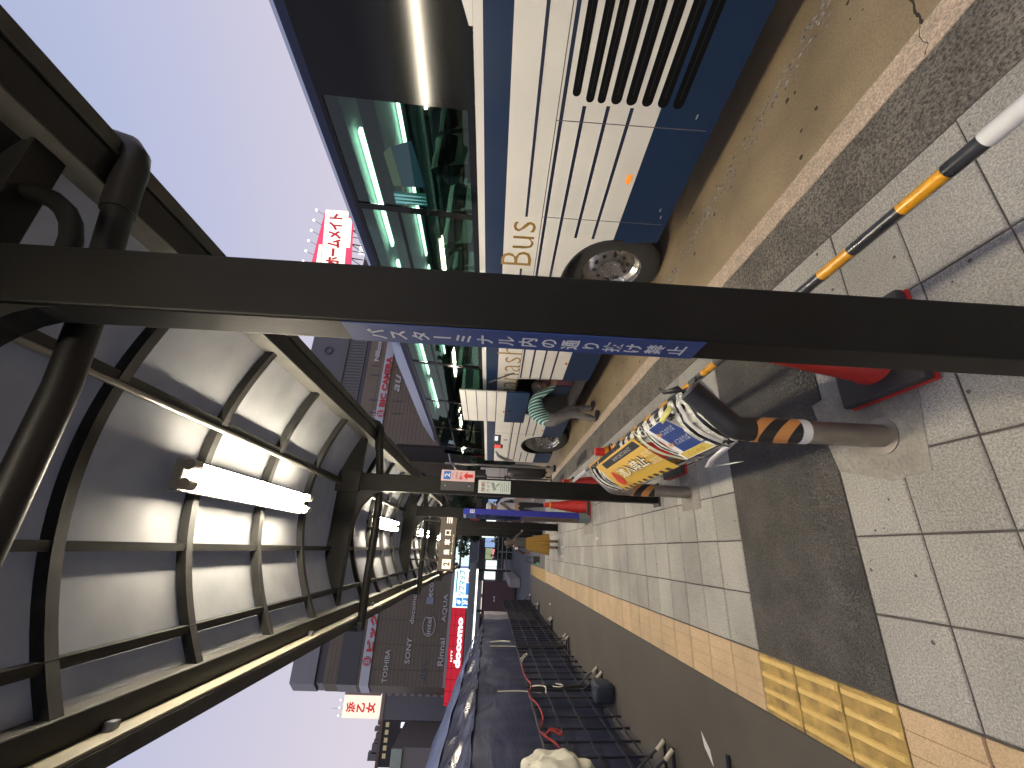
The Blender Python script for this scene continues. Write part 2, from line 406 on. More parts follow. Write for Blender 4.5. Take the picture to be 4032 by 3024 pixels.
# worn letters painted on the paving and a drain in the gutter
wp = mat('worn_white_paint', (.50, .49, .45), .8, var=.3, scale=30)
tag(struct('painted_mark', G().prism([(.20, 6.52), (.24, 6.52), (.24, 6.68), (.34, 6.68), (.34, 6.71), (.10, 6.71), (.10, 6.68), (.20, 6.68)], 'z', .0, .004), wp))
tag(struct('painted_mark', G().prism([(-.10, 9.6), (-.05, 9.6), (.10, 9.95), (.10, 9.6), (.14, 9.6), (.14, 10.1), (.09, 10.1), (-.05, 9.75), (-.05, 10.1), (-.10, 10.1)], 'z', .0, .004), wp))
struct('drain_cover', G().box(1.56, 1.72, 7.2, 8.0, -.02, .002), blackm)
struct('drain_cover', G().box(1.56, 1.72, 9.6, 10.2, -.02, .002), blackm)
# dark crack and cobbled rut in the road: broken stones sitting in a shallow groove
g = G()
def rut(x, y):
    return noise.noise(Vector((x * 5, y * 3, 1)))
for k in range(1500):
    y = random.uniform(1.1, 4.3); x = 2.74 - .02 * (y - 1.2) + random.gauss(0, .045) - .09 * (y - 1.2)
    if random.random() < .6 + .4 * noise.noise(Vector((0, y * 2.2, 5))):
        r = random.choice([.003, .005, .008, .013]) * random.uniform(.7, 1.2); a = random.uniform(0, 3)
        g.add([(x + r * math.cos(a + t), y + 1.6 * r * math.sin(a + t), -.0125) for t in (0, 1.57, 3.14, 4.71)] + [(x, y, -.010 + r * .25)], [(0, 1, 4), (1, 2, 4), (2, 3, 4), (3, 0, 4)])
o = struct('road_grit', g, mat('grit', (.20, .19, .175), .8, var=.9, scale=40)); o['kind'] = 'stuff'
def crack(pts, w):
    g = G()
    P = []
    for i in range(len(pts) - 1):
        for k in range(14):
            t = k / 14; x = pts[i][0] * (1 - t) + pts[i + 1][0] * t; y = pts[i][1] * (1 - t) + pts[i + 1][1] * t
            P.append((x + .016 * noise.noise(Vector((x * 23, y * 23, 0))), y + .016 * noise.noise(Vector((x * 23, y * 23, 9)))))
    for i in range(len(P) - 1):
        a, b = Vector((*P[i], 0)), Vector((*P[i + 1], 0)); d = (b - a).normalized(); nn = Vector((-d.y, d.x, 0))
        wa = w * (.4 + .9 * abs(noise.noise(Vector((i * .37, 0, 0))))); wb = w * (.4 + .9 * abs(noise.noise(Vector(((i + 1) * .37, 0, 0)))))
        g.add([a + nn * wa, b + nn * wb, b - nn * wb, a - nn * wa], [(0, 1, 2, 3)])
        for v in range(4): pass
    g.v = [(v[0], v[1], -.0105) for v in g.v]
    return g
crackm = mat('crack_dark', (.03, .025, .02), .95)
struct('road_crack', crack([(2.0, .93), (2.12, .92), (2.25, .93), (2.42, .90), (2.62, .87), (2.9, .80)], .009), crackm)
g = crack([(1.865, .955), (1.90, .93), (1.96, .945), (2.0, .93)], .003); g.v = [(v[0], v[1], .0045) for v in g.v]
struct('line_crack', g, crackm)
stm = mat('road_stain', (.05, .036, .02), .9)
g = G()
for k in range(70):
    x = random.uniform(2.05, 2.8); y = random.uniform(.5, 6); r = random.choice([.003, .004, .006, .012, .016]) * random.uniform(.6, 1.2)
    g.add([(x + r * math.cos(t) * random.uniform(.6, 1.2), y + r * math.sin(t) * random.uniform(.6, 1.3), -.0108) for t in [i * .785 for i in range(8)]], [tuple(range(8))])
o = struct('road_stains', g, stm); o['kind'] = 'stuff'
# chewing gum spots and grit on the walkway
g = G()
for k in range(130):
    x = random.uniform(-.45, 1.9); y = random.uniform(.3, 6); r = random.uniform(.003, .009)
    g.add([(x + r * math.cos(t) * random.uniform(.7, 1.2), y + r * math.sin(t) * random.uniform(.7, 1.3), .0012) for t in [i * .785 for i in range(8)]], [tuple(range(8))])
o = struct('pavement_spots', g, mat('gum_spot', (.10, .09, .08), .9)); o['kind'] = 'stuff'
pp = mat('paper', (.65, .65, .63), .8)
tag(G().prism([(-1.31, 3.52), (-1.23, 3.55), (-1.16, 3.66), (-1.24, 3.63)], 'z', .001, .003).out('paper_slip', pp), 'small white paper slip lying on the dark walkway near the ribbed yellow tiles', 'paper')
tag(G().box(-1.24, -1.21, 11.75, 12.0, .001, .003).out('paper_slip', pp), 'tiny white scrap on the dark walkway far beyond the racks', 'paper')

# ------------------------------------------------------------------ bus shelter
sh = thing('bus_shelter', 'long dark bronze bus shelter with square posts and arched grey translucent roof', 'bus shelter', (.55, 7.2, 0))
PY = [.849 + 3.2 * k for k in range(-1, 6)]
PX0, PX1, PD = .476, .634, .095
Y0, Y1 = -3.0, 17.6
def arc(x): return CAMZ + 1.455 - .38 * (x - .28) ** 2
for i, y in enumerate(PY):
    G().box(PX0, PX1, y, y + PD, 0, 2.90).out('post', poststeel, sh, bevel=.006)
    G().box(PX0 - .03, PX1 + .03, y - .03, y + PD + .03, .004, .018).out('base_plate', steel, sh, bevel=.003)
    # welded rafter: bottom and top flange, web
    yc = y + PD / 2
    g = G().box(-.50, 1.10, yc - .045, yc + .045, 2.88, 2.895).box(-.50, 1.10, yc - .045, yc + .045, 3.045, 3.06).box(-.50, 1.10, yc - .036, yc + .036, 2.895, 3.045)
    g.out('rafter', steel, sh, bevel=.003)
    # curved haunch on the walkway side
    pts = [(PX0, 2.882), (PX0, 2.62)] + [(PX0 - .42 * (1 - math.cos(t)) , 2.62 + .262 * math.sin(t)) for t in [math.pi / 2 * k / 10 for k in range(1, 11)]]
    G().prism(pts, 'y', yc - .034, yc + .034).out('haunch', steel, sh)
    G().box(PX0 - .02, PX1 + .02, yc - .06, yc + .06, 2.86, 3.08).out('joint_plate', steel, sh, bevel=.004)
    # drain pipe crossing under the roof, elbows into both gutters
    yp = y + .18
    path = [(-.66, yp, 2.70), (-.55, yp, 2.70), (-.33, yp, 2.705), (0, yp, 2.70), (.34, yp, 2.70), (.60, yp, 2.725), (.80, yp, 2.76), (.95, yp, 2.785), (1.06, yp, 2.795)]
    G().tube(path, .037, 16).out('drain_pipe', steel, sh, smooth=True)
    G().tube([(.90, yp, 2.777), (1.0, yp, 2.792), (1.07, yp, 2.797), (1.125, yp, 2.812), (1.165, yp, 2.845), (1.18, yp, 2.89), (1.18, yp, 3.0)], .043, 18).out('pipe_elbow', steel, sh, smooth=True)
    G().box(-.70, -.63, yp - .045, yp + .045, 2.675, 2.725).box(-.70, -.67, yp - .05, yp - .035, 2.725, 2.86).out('pipe_clamp', steel, sh, bevel=.003)
G().tube([(.625, PY[1] + .05, 2.66)] + [(.64 + .20 * math.sin(t), PY[1] + .05, 2.70 + .20 * (1 - math.cos(t))) for t in [math.pi / 2 * k / 6 for k in range(7)]], .024, 10).out('curved_brace', poststeel, sh, smooth=True)
# cross ribs on the vault
ribs = []
for i in range(len(PY) - 1):
    for k in range(1, 5): ribs.append(PY[i] + PD / 2 + .64 * k)
for yr in ribs:
    g = G(); n = 22
    xs = [-.50 + 1.56 * t / n for t in range(n + 1)]
    g.prism([(x, arc(x)) for x in xs] + [(x, arc(x) + .045) for x in reversed(xs)], 'y', yr - .022, yr + .022)
    g.out('rib', ribm, sh)
for x, r in ((-.375, .020), (-.043, .020), (.28, .018), (.98, .02)):
    z = arc(x) + .018
    if x == .98: continue
    if x == .28: continue
    G().box(x - .017, x + .017, Y0, Y1, z - .012, z + .022).out('purlin', ribm, sh)
G().tube([(.525, Y0, 3.035), (.525, Y1, 3.035)], .014, 10).out('conduit', mat('conduit_metal', (.25, .24, .22), .3, .7), sh, smooth=True)
G().box(.535, .575, Y0, Y1, arc(.55) + .004, arc(.55) + .034).out('purlin', ribm, sh)
# roof panels, one pane between each pair of ribs
yr_all = sorted(ribs + [y + PD / 2 for y in PY])
xb = [-.56, -.375, -.043, .55, 1.12]
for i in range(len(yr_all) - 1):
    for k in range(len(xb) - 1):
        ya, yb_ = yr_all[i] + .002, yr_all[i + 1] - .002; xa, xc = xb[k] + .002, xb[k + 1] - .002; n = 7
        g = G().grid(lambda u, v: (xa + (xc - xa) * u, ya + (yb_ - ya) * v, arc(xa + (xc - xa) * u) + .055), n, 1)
        g.out('roof_panel' if not (k == 3 and ya < .8) else 'shade_panel', panelm if not (k == 3 and ya < .8) else steel, sh, smooth=True)  # near bus-side panes in dark steel, to paint that corner unlit
# eaves
lit_b = mat('lit_bronze', (.30, .27, .20), .5, var=.1, scale=20)  # paler copy of the bronze, painting the lip as lamplit
for x0, x1, z0, z1, nm, m in ((-.597, -.50, 2.812, 2.912, 'gutter_beam', steel_lit), (-.596, -.583, 2.732, 2.806, 'fascia_lip', lit_b), (-.660, -.597, 2.728, 2.88, 'fascia', steel_lit),
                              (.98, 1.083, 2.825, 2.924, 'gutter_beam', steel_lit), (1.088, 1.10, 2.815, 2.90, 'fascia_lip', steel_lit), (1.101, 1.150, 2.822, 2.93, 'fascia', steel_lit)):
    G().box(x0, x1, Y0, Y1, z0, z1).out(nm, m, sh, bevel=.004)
G().box(.983, 1.080, Y0, Y1, 2.8215, 2.8245).out('shaded_underside', steel, sh)  # thin dark sheets painting the shade under the gutter beams
G().box(-.582, -.503, Y0, Y1, 2.8085, 2.8115).out('shaded_underside', steel, sh)
for i in range(14):
    y = -1.5 + i * 1.6
    G().box(-.583, -.560, y, y + .03, 2.775, 2.805).out('gutter_clip', silver, sh)

# blue warning strip on the near post, facing the walkway
sg = thing('warning_strip', 'long vertical blue strip with white Japanese lettering on the nearest post', 'sign', (PX0 - .003, PY[1] + .047, 1.12))
G().box(PX0 - .003, PX0 - .0005, PY[1] + .004, PY[1] + PD - .004, 1.115, 1.97).out('strip', bluesign, sg)
text('バスターミナル内の通り抜け禁止', (PX0 - .003, PY[1] + .05, 1.535), (0, -1, 0), (0, 0, 1), .050, .77, mat('sign_lettering', (.55, .57, .62), .5), sg, vertical=True, depth=.0008, bold=.02)

# ------------------------------------------------------------------ fluorescent lamps
tubem = emis('tube_light', (1.0, .88, .69), 158)
def lampfix(y0, label, first=None):
    t = thing('tube_lamp', label, 'lamp', (.26, y0 + .65, 3.05), group='twin tube lamps under the shelter roof')
    G().box(.19, .33, y0 - .02, y0 + 1.30, 2.985, 3.03).out('housing', mat('lamp_housing', (.5, .48, .42), .5), t, bevel=.006)
    for x in (.218, .302):
        G().tube([(x, y0 + .02, 2.955), (x, y0 + 1.24, 2.955)], .017, 12).out('tube', tubem, t, smooth=True)
        for yy in (y0 - .035, y0 + 1.24):
            G().tube([(x, yy, 2.955), (x, yy + .06, 2.955)], .026, 12).out('socket', mat('lamp_socket', (.55, .5, .4), .5), t, smooth=True)
            G().box(x - .012, x + .012, yy + .012, yy + .048, 2.955, 2.99).out('socket_stem', mat('lamp_socket', (.55, .5, .4), .5), t)
    for yy in (y0 + .2, y0 + 1.05):
        G().box(.245, .275, yy, yy + .03, 3.03, 3.12).out('hanger', steel, t)
    return t
for i, l in enumerate(['bright twin tube lamp above the walkway behind the camera', 'nearest twin tube lamp hanging between the first two shelter posts', 'second twin tube lamp just past the second post',
          'third twin tube lamp small under the roof above the blue column', 'fourth twin tube lamp near the hanging stop sign', 'farthest twin tube lamp at the end of the shelter']):
    lampfix(1.95 + 3.2 * (i - 1), l)

# ------------------------------------------------------------------ leaning rail wrapped in tape, with its two notices
zebra = stripes_mat('zebra_tape', (.62, .60, .54), (.012, .012, .013), 3.4, (0, R(45), R(20)), rough=.28)
zebra2 = stripes_mat('zebra_tape_cross', (.62, .60, .54), (.012, .012, .013), 4.2, (R(30), R(-35), R(70)), rough=.28)
tiger = stripes_mat('tiger_tape', (.55, .24, .07), (.012, .011, .011), 4.2, (R(35), R(50), 0), rough=.5)
lr = thing('leaning_rail', 'stainless leaning rail on two bent posts wrapped in black and white tape', 'rail', (.505, 2.5, 0))
dull = mat('dull_steel_tube', (.30, .27, .235), .4, .75, var=.2, scale=9)
for yy in (1.60, 3.42):
    p = [(.50, yy, 0), (.50, yy, .60)] + [(.50 + .05 * (1 - math.cos(t)), yy, .60 + .06 * math.sin(t)) for t in (.3, .55, .8)] + [(.66, yy, .80)]
    G().tube(p, .047, 20).out('bent_post', dull if yy < 2 else dull, lr, smooth=True)
    if yy < 2:
        G().tube([(.50, yy, .37), (.50, yy, .60)] + [(.50 + .05 * (1 - math.cos(t)), yy, .60 + .06 * math.sin(t)) for t in (.3, .55, .8)] + [(.655, yy, .794)], .0495, 20).out('black_wrap', blackm, lr, smooth=True)
        g = G()
        for (z0, z1, m_) in ((.35, .40, 'w'),):
            G().tube([(.50, yy, .335), (.50, yy, .385)], .0505, 20).out('white_band', mat('tape_white', (.68, .67, .64), .4), lr, smooth=True)
        G().tube([(.50, yy, .375), (.50, yy, .56)], .0515, 20).out('tiger_wrap', tiger, lr, smooth=True)
    else:
        G().tube([(.50, yy, .30), (.50, yy, .48)], .0505, 16).out('tiger_wrap', tiger, lr, smooth=True)
    G().tube([(.50, yy, .004), (.50, yy, .010)], .075, 20).out('flange', dull, lr)
    G().tube([(.656, yy, .795), (.663, yy, .804)], .040, 20).out('end_cap', mat('cap_metal', (.30, .28, .26), .35, .8), lr)
G().tube([(.505, 1.62, .585), (.505, 3.40, .585)], .034, 18).out('lower_rail', chrome, lr, smooth=True)
G().tube([(.65, 1.62, .775), (.65, 3.40, .775)], .034, 18).out('upper_rail', chrome, lr, smooth=True)
G().tube([(.505, 1.98, .585), (.505, 2.0, .585)], .0355, 18).out('rail_joint', blackm, lr)
# tape wrappings
def wrap(ya, yb, x, z, r, name='tape_wrap', m=None):
    n = 64; pts = [(x, ya + (yb - ya) * i / n, z) for i in range(n + 1)]
    g = G().tube(pts, [r * (1 + .10 * noise.noise(Vector((i * .45, x * 9, 2)))) for i in range(n + 1)], 16)
    if m: return g.out(name, m, lr, smooth=True)
    def pk(c, nn_):
        an = math.atan2(c.z + poff(lr).z - z, c.x + poff(lr).x - x)
        return int(math.floor((c.y + poff(lr).y) / .055 + an / (2 * math.pi) + .35 * noise.noise(Vector((c.y * 6, an, 3))))) % 2
    return g.out(name, zebra, lr, smooth=True, mats=[mat('tape_white_gloss', (.66, .64, .57), .28, var=.08, scale=30), mat('tape_black_gloss', (.012, .012, .013), .25)], pick=pk)
tw = mat('tape_white_gloss', (.66, .64, .57), .28, var=.08, scale=30); tb = mat('tape_black_gloss', (.012, .012, .013), .25)
def band(pts, wv, name='tape_strap', m=None, strips=5):
    """a strap of tape along pts, half width vector wv; printed stripes run along its length"""
    g = G(); wv = Vector(wv); n = len(pts); cols = strips if m is None else 2
    for i, p in enumerate(pts):
        p = Vector(p); k = .9 + .35 * noise.noise(Vector((i * .8, wv.y * 30, 1)))
        for j in range(cols + 1):
            t = 2 * j / cols - 1
            g.v.append(tuple(p + wv * k * t + Vector((.006, 0, .012)) * noise.noise(Vector((i * .9, j * .8, wv.y * 40)))))
    ids = []
    for i in range(n - 1):
        for j in range(cols): a0 = i * (cols + 1) + j; g.f.append((a0, a0 + 1, a0 + cols + 2, a0 + cols + 1)); ids.append(j % 2)
    off = poff(lr)
    me = bpy.data.meshes.new(name); me.from_pydata([Vector(v) - off for v in g.v], [], g.f)
    if m is None: me.materials.append(tw); me.materials.append(tb)
    else: me.materials.append(m)
    for k, p in enumerate(me.polygons):
        p.use_smooth = True
        if m is None: p.material_index = ids[k]
    o = bpy.data.objects.new(name, me); COL.objects.link(o); o.parent = lr
    md = o.modifiers.new('s', 'SOLIDIFY'); md.thickness = .003
    return o
def lerp(a, b, t): return [a[i] + (b[i] - a[i]) * t for i in range(len(a))]
wrap(1.63, 2.62, .65, .775, .038); wrap(2.62, 3.38, .65, .775, .038, m=blackm); wrap(1.62, 1.74, .505, .585, .038)
def loop_round(y0, y1, w, m=None, bulge=.045, strips=5):
    # strap passing over both rails, slanting along the rail from y0 (lower) to y1 (upper), closed under them
    over = [lerp((.50 - .03, y0, .585 - .02), (.655, y1, .775 + .04), t) for t in [k / 8 for k in range(9)]]
    over = [(p[0] - .03 * math.sin(math.pi * k / 8), p[1], p[2] + bulge * math.sin(math.pi * k / 8)) for k, p in enumerate(over)]
    under = [lerp((.69, y1, .76), (.505, y0 + .01, .545), t) for t in [k / 5 for k in range(6)]]
    band(over + under + [over[0]], (0, w, 0), m=m, strips=strips)
loop_round(1.68, 1.61, .050, None, .035, 3); loop_round(1.78, 1.71, .046, None, .05, 3); loop_round(2.04, 2.14, .026, None, .045, 3); loop_round(2.10, 2.26, .02, mat('clear_tape', (.55, .54, .36), .25)); loop_round(3.16, 3.16, .045, None, .05, 3); loop_round(3.28, 3.34, .055, None, .05, 3)
band([(.47, 1.75, .57), (.46, 1.85, .56), (.45, 1.98, .53), (.44, 2.10, .50), (.445, 2.05, .44), (.45, 1.98, .40)], (.0, .018, .012), 'tape_end', mat('tape_white', (.68, .67, .64), .4))
band([(.66, 1.60, .83), (.67, 1.66, .86), (.69, 1.72, .87), (.72, 1.76, .85)], (.012, 0, .01), 'tape_end', blackm)
band([(.62, 1.72, .83), (.60, 1.78, .84), (.585, 1.84, .83)], (.014, .014, 0), 'tape_end', mat('yellow_tape', (.62, .58, .16), .4))
# the slanting backs of the notices: plane through both rails
def slant(u, y, off=.0):   # u 0..1 lower rail -> upper rail
    return (.475 + .155 * u - .70 * off, y, .61 + .19 * u + .72 * off)
def plate(name, th, m, y0, y1, u0, u1, y0b=None, y1b=None, off=.012, t=.004, curve=.0):
    y0b = y0 if y0b is None else y0b; y1b = y1 if y1b is None else y1b
    g = G(); n = 8; top = []; bot = []
    for i in range(n + 1):
        for j in range(n + 1):
            u = u0 + (u1 - u0) * i / n; k = i / n
            y = (y0 + (y0b - y0) * k) * (1 - j / n) + (y1 + (y1b - y1) * k) * (j / n)
            of = off + curve * math.sin(math.pi * i / n)
            top.append(slant(u, y, of)); bot.append(slant(u, y, of - t))
    nn = (n + 1) ** 2; g.v = top + bot
    for i in range(n):
        for j in range(n):
            a = i * (n + 1) + j; g.f.append((a, a + 1, a + n + 2, a + n + 1)); g.f.append((nn + a, nn + a + n + 1, nn + a + n + 2, nn + a + 1))
    for k in range(n):
        for a, b in (((k), (k + 1)), (n * (n + 1) + k, n * (n + 1) + k + 1), (k * (n + 1), (k + 1) * (n + 1)), (k * (n + 1) + n, (k + 1) * (n + 1) + n)):
            g.f.append((a, b, nn + b, nn + a))
    return g.out(name, m, th, smooth=False)
du = Vector((.155, 0, .19)).normalized(); rd = Vector((0, 1, 0))
# blue notice reading towards the walkway
bn = thing('notice_board', 'small blue notice with orange arrows strapped to the near end of the rail', 'sign', slant(.5, 1.9))
plate('board', bn, whitesign, 1.76, 2.06, .02, .98, 1.86, 2.10, off=.02)
plate('blue_print', bn, bluesign, 1.765, 2.0, .20, .97, 1.865, 2.06, off=.0225, t=.001)
plate('yellow_print', bn, mat('notice_yellow', (.62, .47, .08), .5), 1.765, 2.03, .04, .19, 1.80, 2.05, off=.0225, t=.001)
nl = mat('notice_white', (.62, .66, .75), .5)
text('バスのりば', slant(.75, 1.93, .0235), -rd, du, .15, .032, nl, bn)
text('バスのりば', slant(.45, 1.90, .0235), -rd, du, .15, .032, nl, bn)
oran = mat('notice_orange', (.65, .30, .04), .5)
for u in (.75, .45):
    c = slant(u, 2.028, .0236)
    y = c[1]
    G().add([slant(u - .02, y + .035 - .06, .0238), slant(u - .02, y, .0238), slant(u - .07, y, .0238), slant(u, y + .022, .0238), slant(u + .07, y, .0238), slant(u + .02, y, .0238), slant(u + .02, y - .025, .0238)], [tuple(range(7))]).out('arrow', oran, bn)
text('ここから', slant(.115, 1.90, .0235), -rd, du, .16, .016, mat('notice_dark', (.25, .07, .02), .5), bn)
# yellow keep-off notice
yn = thing('notice_board', 'yellow no-climbing notice with black band and small red cone drawing on the rail', 'sign', slant(.5, 2.7))
plate('board', yn, mat('notice_yellow_bright', (.62, .39, .06), .4), 2.18, 3.12, -.05, 1.05, 2.28, 3.16, off=.022, curve=.012)
plate('black_band', yn, mat('notice_black', (.02, .02, .02), .4), 2.28, 3.0, .80, 1.0, 2.3, 3.0, off=.030, t=.001)
for i in range(9):
    y = 2.25 + i * .095
    plate('hazard_stripe', yn, MATS['notice_black'], y, y + .045, -.045, .045, y + .03, y + .075, off=.0255, t=.001)
text('進入禁止', slant(.48, 2.60, .040), -rd, du, .50, .080, mat('notice_cream', (.75, .70, .50), .5), yn, bold=.02)
text('進入禁止', slant(.485, 2.594, .0385), -rd, du, .515, .088, MATS['notice_black'], yn, bold=.05, name='lettering_outline')
text('DO NOT', slant(.60, 2.262, .0385), -rd, du, .13, .035, MATS['notice_cream'], yn)
text('CROSS', slant(.36, 2.262, .0385), -rd, du, .13, .035, MATS['notice_cream'], yn)
text('IMPORTANT', slant(.90, 2.56, .0335), -rd, du, .36, .026, mat('notice_grey', (.5, .5, .48), .5), yn)
G().add([slant(.15, 2.93, .036), slant(.30, 2.90, .037), slant(.62, 2.93, .039), slant(.66, 2.96, .039), slant(.62, 2.99, .039), slant(.30, 3.04, .037), slant(.15, 3.01, .036), slant(.10, 2.97, .035)], [tuple(range(8))]).out('red_cone_print', mat('notice_red', (.55, .05, .02), .4), yn)

# ------------------------------------------------------------------ traffic cones and bars
conebase = mat('cone_base_black', (.04, .037, .036), .6)
def cone(x, y, label, h=.70, group='red traffic cones along the kerb'):
    t = thing('traffic_cone', label, 'traffic cone', (x, y, 0), group=group)
    G().box(x - .19, x + .19, y - .19, y + .19, .022, .062).out('base', conebase, t, bevel=.012)
    G().box(x - .194, x + .19, y - .194, y + .19, .004, .022).out('base_rim', redm, t, bevel=.006)
    G().lathe([(.135, .062), (.128, .075), (.045, h - .10), (.036, h - .06), (.036, h), (.028, h + .006)], (x, y, 0), 28).out('body', redm, t, smooth=True)
    G().lathe([(.052, h - .105), (.050, h - .075)], (x, y, 0), 20).out('ring', yel, t, smooth=True)
    return t
cone(.83, 1.50, 'red traffic cone on a black base half hidden behind the nearest post')
cone(.84, 3.58, 'red traffic cone seen through the taped leaning rail', h=.72)
cone(.84, 5.35, 'red traffic cone beside the second post, behind the leaning rail', h=.72)
cone(.73, 7.12, 'red traffic cone beside the tall blue column', h=.74)
cone(1.04, -.42, 'red traffic cone beyond the white end of the bar, beside the camera')
barw = mat('bar_white', (.62, .62, .60), .45)
def bar(y0, y1, segs, label, x=.846, z=.60):
    t = thing('cone_bar', label, 'barrier bar', (x, (y0 + y1) / 2, z), group='striped bars linking the cones')
    for a, b, m, r in segs:
        G().tube([(x, a, z), (x, b, z)], r, 18).out('bar_section', m, t, smooth=True)
    for yy in (y0, y1):
        G().tube([(x + .055 * math.cos(k), yy + .055 * math.sin(k) , z) for k in [i * math.pi / 8 for i in range(17)]], .007, 6, cap=False).out('end_ring', blk, t, smooth=True)
s1 = [(-.36, .575, barw, .021), (.575, .655, blk, .019), (.655, .77, yel, .017), (.77, .928, blk, .017), (.928, 1.045, yel, .017), (1.045, 1.20, blk, .017), (1.20, 1.32, yel, .017), (1.32, 1.44, blk, .017)]
bar(-.41, 1.49, s1, 'black and yellow striped bar with white end running past the nearest post')
s2 = [(1.56, 1.70, mat('bar_grey', (.06, .06, .062), .5), .02), (1.70, 1.83, yel, .017)]
y = 1.83
for k in range(12):
    s2.append((y, y + .135, blk if k % 2 == 0 else yel, .017)); y += .135
bar(1.50, 3.52, s2, 'striped bar passing behind the taped leaning rail')
s3 = [(3.66, 4.3, yel, .017), (4.3, 4.5, blk, .018), (4.5, 5.26, barw, .019)]
bar(3.60, 5.30, s3, 'striped bar with white end beside the second post')

# ------------------------------------------------------------------ signs on the second post
y2 = PY[2]
t = thing('post_sign', 'pink and blue number two bus stop sign with red arrow fixed to the second post', 'sign', (.60, y2 - .03, 1.78))
G().box(.508, .595, y2 - .012, y2 - .002, 1.785, 2.10).out('bracket_plate', mat('dark_plate', (.05, .05, .05), .35), t, bevel=.002)
G().box(.592, .695, y2 - .030, y2 - .015, 1.785, 2.102).out('board', mat('sign_pink', (.72, .50, .50), .5), t, bevel=.002)
G().box(.606, .682, y2 - .033, y2 - .031, 2.012, 2.078).out('blue_square', mat('sign_blue', (.03, .18, .55), .5), t)
fx, fz = (1, 0, 0), (0, 0, 1)
text('2', (.644, y2 - .034, 2.045), fx, fz, .034, .052, whitesign, t, bold=.03)
text('バス', (.644, y2 - .034, 1.995), fx, fz, .05, .018, mat('text_brown', (.20, .06, .06), .5), t)
text('停車は', (.644, y2 - .034, 1.955), fx, fz, .065, .022, MATS['text_brown'], t)
red2 = mat('sign_red', (.62, .03, .02), .5)
text('前へ', (.644, y2 - .034, 1.915), fx, fz, .075, .034, red2, t, bold=.03)
G().prism([(.605, 1.855), (.644, 1.89), (.683, 1.855), (.660, 1.855), (.660, 1.80), (.628, 1.80), (.628, 1.855)], 'y', y2 - .034, y2 - .032).out('arrow', red2, t)
for zz in (1.83, 2.06): G().tube([(.55, y2 - .016, zz), (.55, y2 - .012, zz)], .008, 8).out('screw', chrome, t)
t = thing('camera_notice', 'white security camera notice on the front of the second post', 'sign', (.55, y2 - .01, 1.43))
G().box(.497, .617, y2 - .010, y2 - .002, 1.437, 1.745).out('board', mat('sign_pale', (.60, .66, .62), .5), t, bevel=.002)
text('防犯', (.557, y2 - .0115, 1.700), fx, fz, .09, .034, mat('text_maroon', (.22, .03, .02), .5), t, bold=.02)
text('カメラ', (.557, y2 - .0115, 1.652), fx, fz, .10, .030, mat('text_purple', (.09, .04, .12), .5), t)
g = G().prism([(.520, 1.60), (.595, 1.625), (.602, 1.60), (.53, 1.572)], 'y', y2 - .012, y2 - .0105)
g.out('camera_drawing', mat('text_grey', (.25, .30, .28), .6), t)
G().prism([(.55, 1.575), (.575, 1.575), (.60, 1.545), (.58, 1.545)], 'y', y2 - .012, y2 - .0105).out('bracket_drawing', MATS['text_grey'], t)
for k in range(5): G().box(.512, .602 - .01 * (k % 2), y2 - .0115, y2 - .0105, 1.528 - k * .018, 1.533 - k * .018).out('small_print', MATS['text_grey'], t)

# tall blue stop column, turned a little towards the walkway
t = thing('stop_column', 'tall blue stop column with white number two square and glazed side', 'sign', (.53, 6.98, 0), rz=R(26))
bl2 = mat('column_blue', (.03, .035, .30), .45, var=.08, scale=14)
G().box(-.045, .055, -.06, .06, .20, 2.06).out('body', bl2, t, bevel=.004, local=True)
G().box(-.05, .06, -.065, .065, .025, .20).out('plinth', mat('plinth_grey', (.16, .20, .19), .5), t, bevel=.004, local=True)
G().box(-.052, -.0455, -.058, .058, 1.15, 2.05).out('side_glass', glass('column_glass', (.5, .6, .7), .35), t, local=True)
G().box(-.050, -.0452, -.057, .057, .22, 1.12).out('side_panel', mat('column_side', (.17, .13, .10), .3, .4), t, local=True)
G().box(-.026, .034, -.0625, -.0605, 1.88, 1.955).out('number_square', whitesign, t, bevel=.006, local=True)
text('2', (.004, -.0630, 1.917), fx, fz, .028, .048, blackm, t, bold=.02, local=True)

# hanging stop sign under the roof
t = thing('hanging_sign', 'long brown hanging sign reading two boarding point under the shelter roof', 'sign', (.08, 7.3, 2.3))
hb = mat('hanging_brown', (.075, .055, .035), .5)
G().box(-.345, .52, 7.26, 7.34, 2.17, 2.43).out('board', hb, t, bevel=.008)
G().box(-.31, -.165, 7.252, 7.259, 2.215, 2.355).out('number_square', emis('sign_glow', (1, .86, .68), .75), t, bevel=.02)
text('2', (-.237, 7.2515, 2.285), fx, fz, .055, .10, hb, t, bold=.03)
gw = emis('sign_letters', (1, .90, .74), .8)
for ch, xx in (('乗', -.06), ('車', .09), ('口', .235)):
    text(ch, (xx, 7.257, 2.30), fx, fz, .085, .095, gw, t, bold=.04)
text('Boarding', (.06, 7.257, 2.215), fx, fz, .30, .022, gw, t)
for k in range(3): G().box(.38, .50, 7.254, 7.259, 2.33 - k * .035 - .012, 2.33 - k * .035 + .008).out('bar_mark', gw, t)
for xx in (-.2, .4): G().box(xx, xx + .025, 7.29, 7.31, 2.43, 2.89).out('hanger', steel, t)
# little camera cluster under the beam
t = thing('security_camera', 'pale security camera cluster under the shelter beam by the blue column', 'camera', (.62, 8.6, 2.5))
G().box(.60, .64, 8.58, 8.62, 2.55, 2.9).out('stem', steel, t)
G().tube([(.52, 8.5, 2.46), (.70, 8.55, 2.50)], .05, 12).out('housing', mat('camera_beige', (.34, .31, .25), .5), t, smooth=True)
G().lathe([(.03, 0), (.06, .03), (.06, .09), (.03, .12)], (.58, 8.6, 2.36), 14).out('dome', mat('camera_grey', (.2, .19, .17), .4), t, smooth=True)
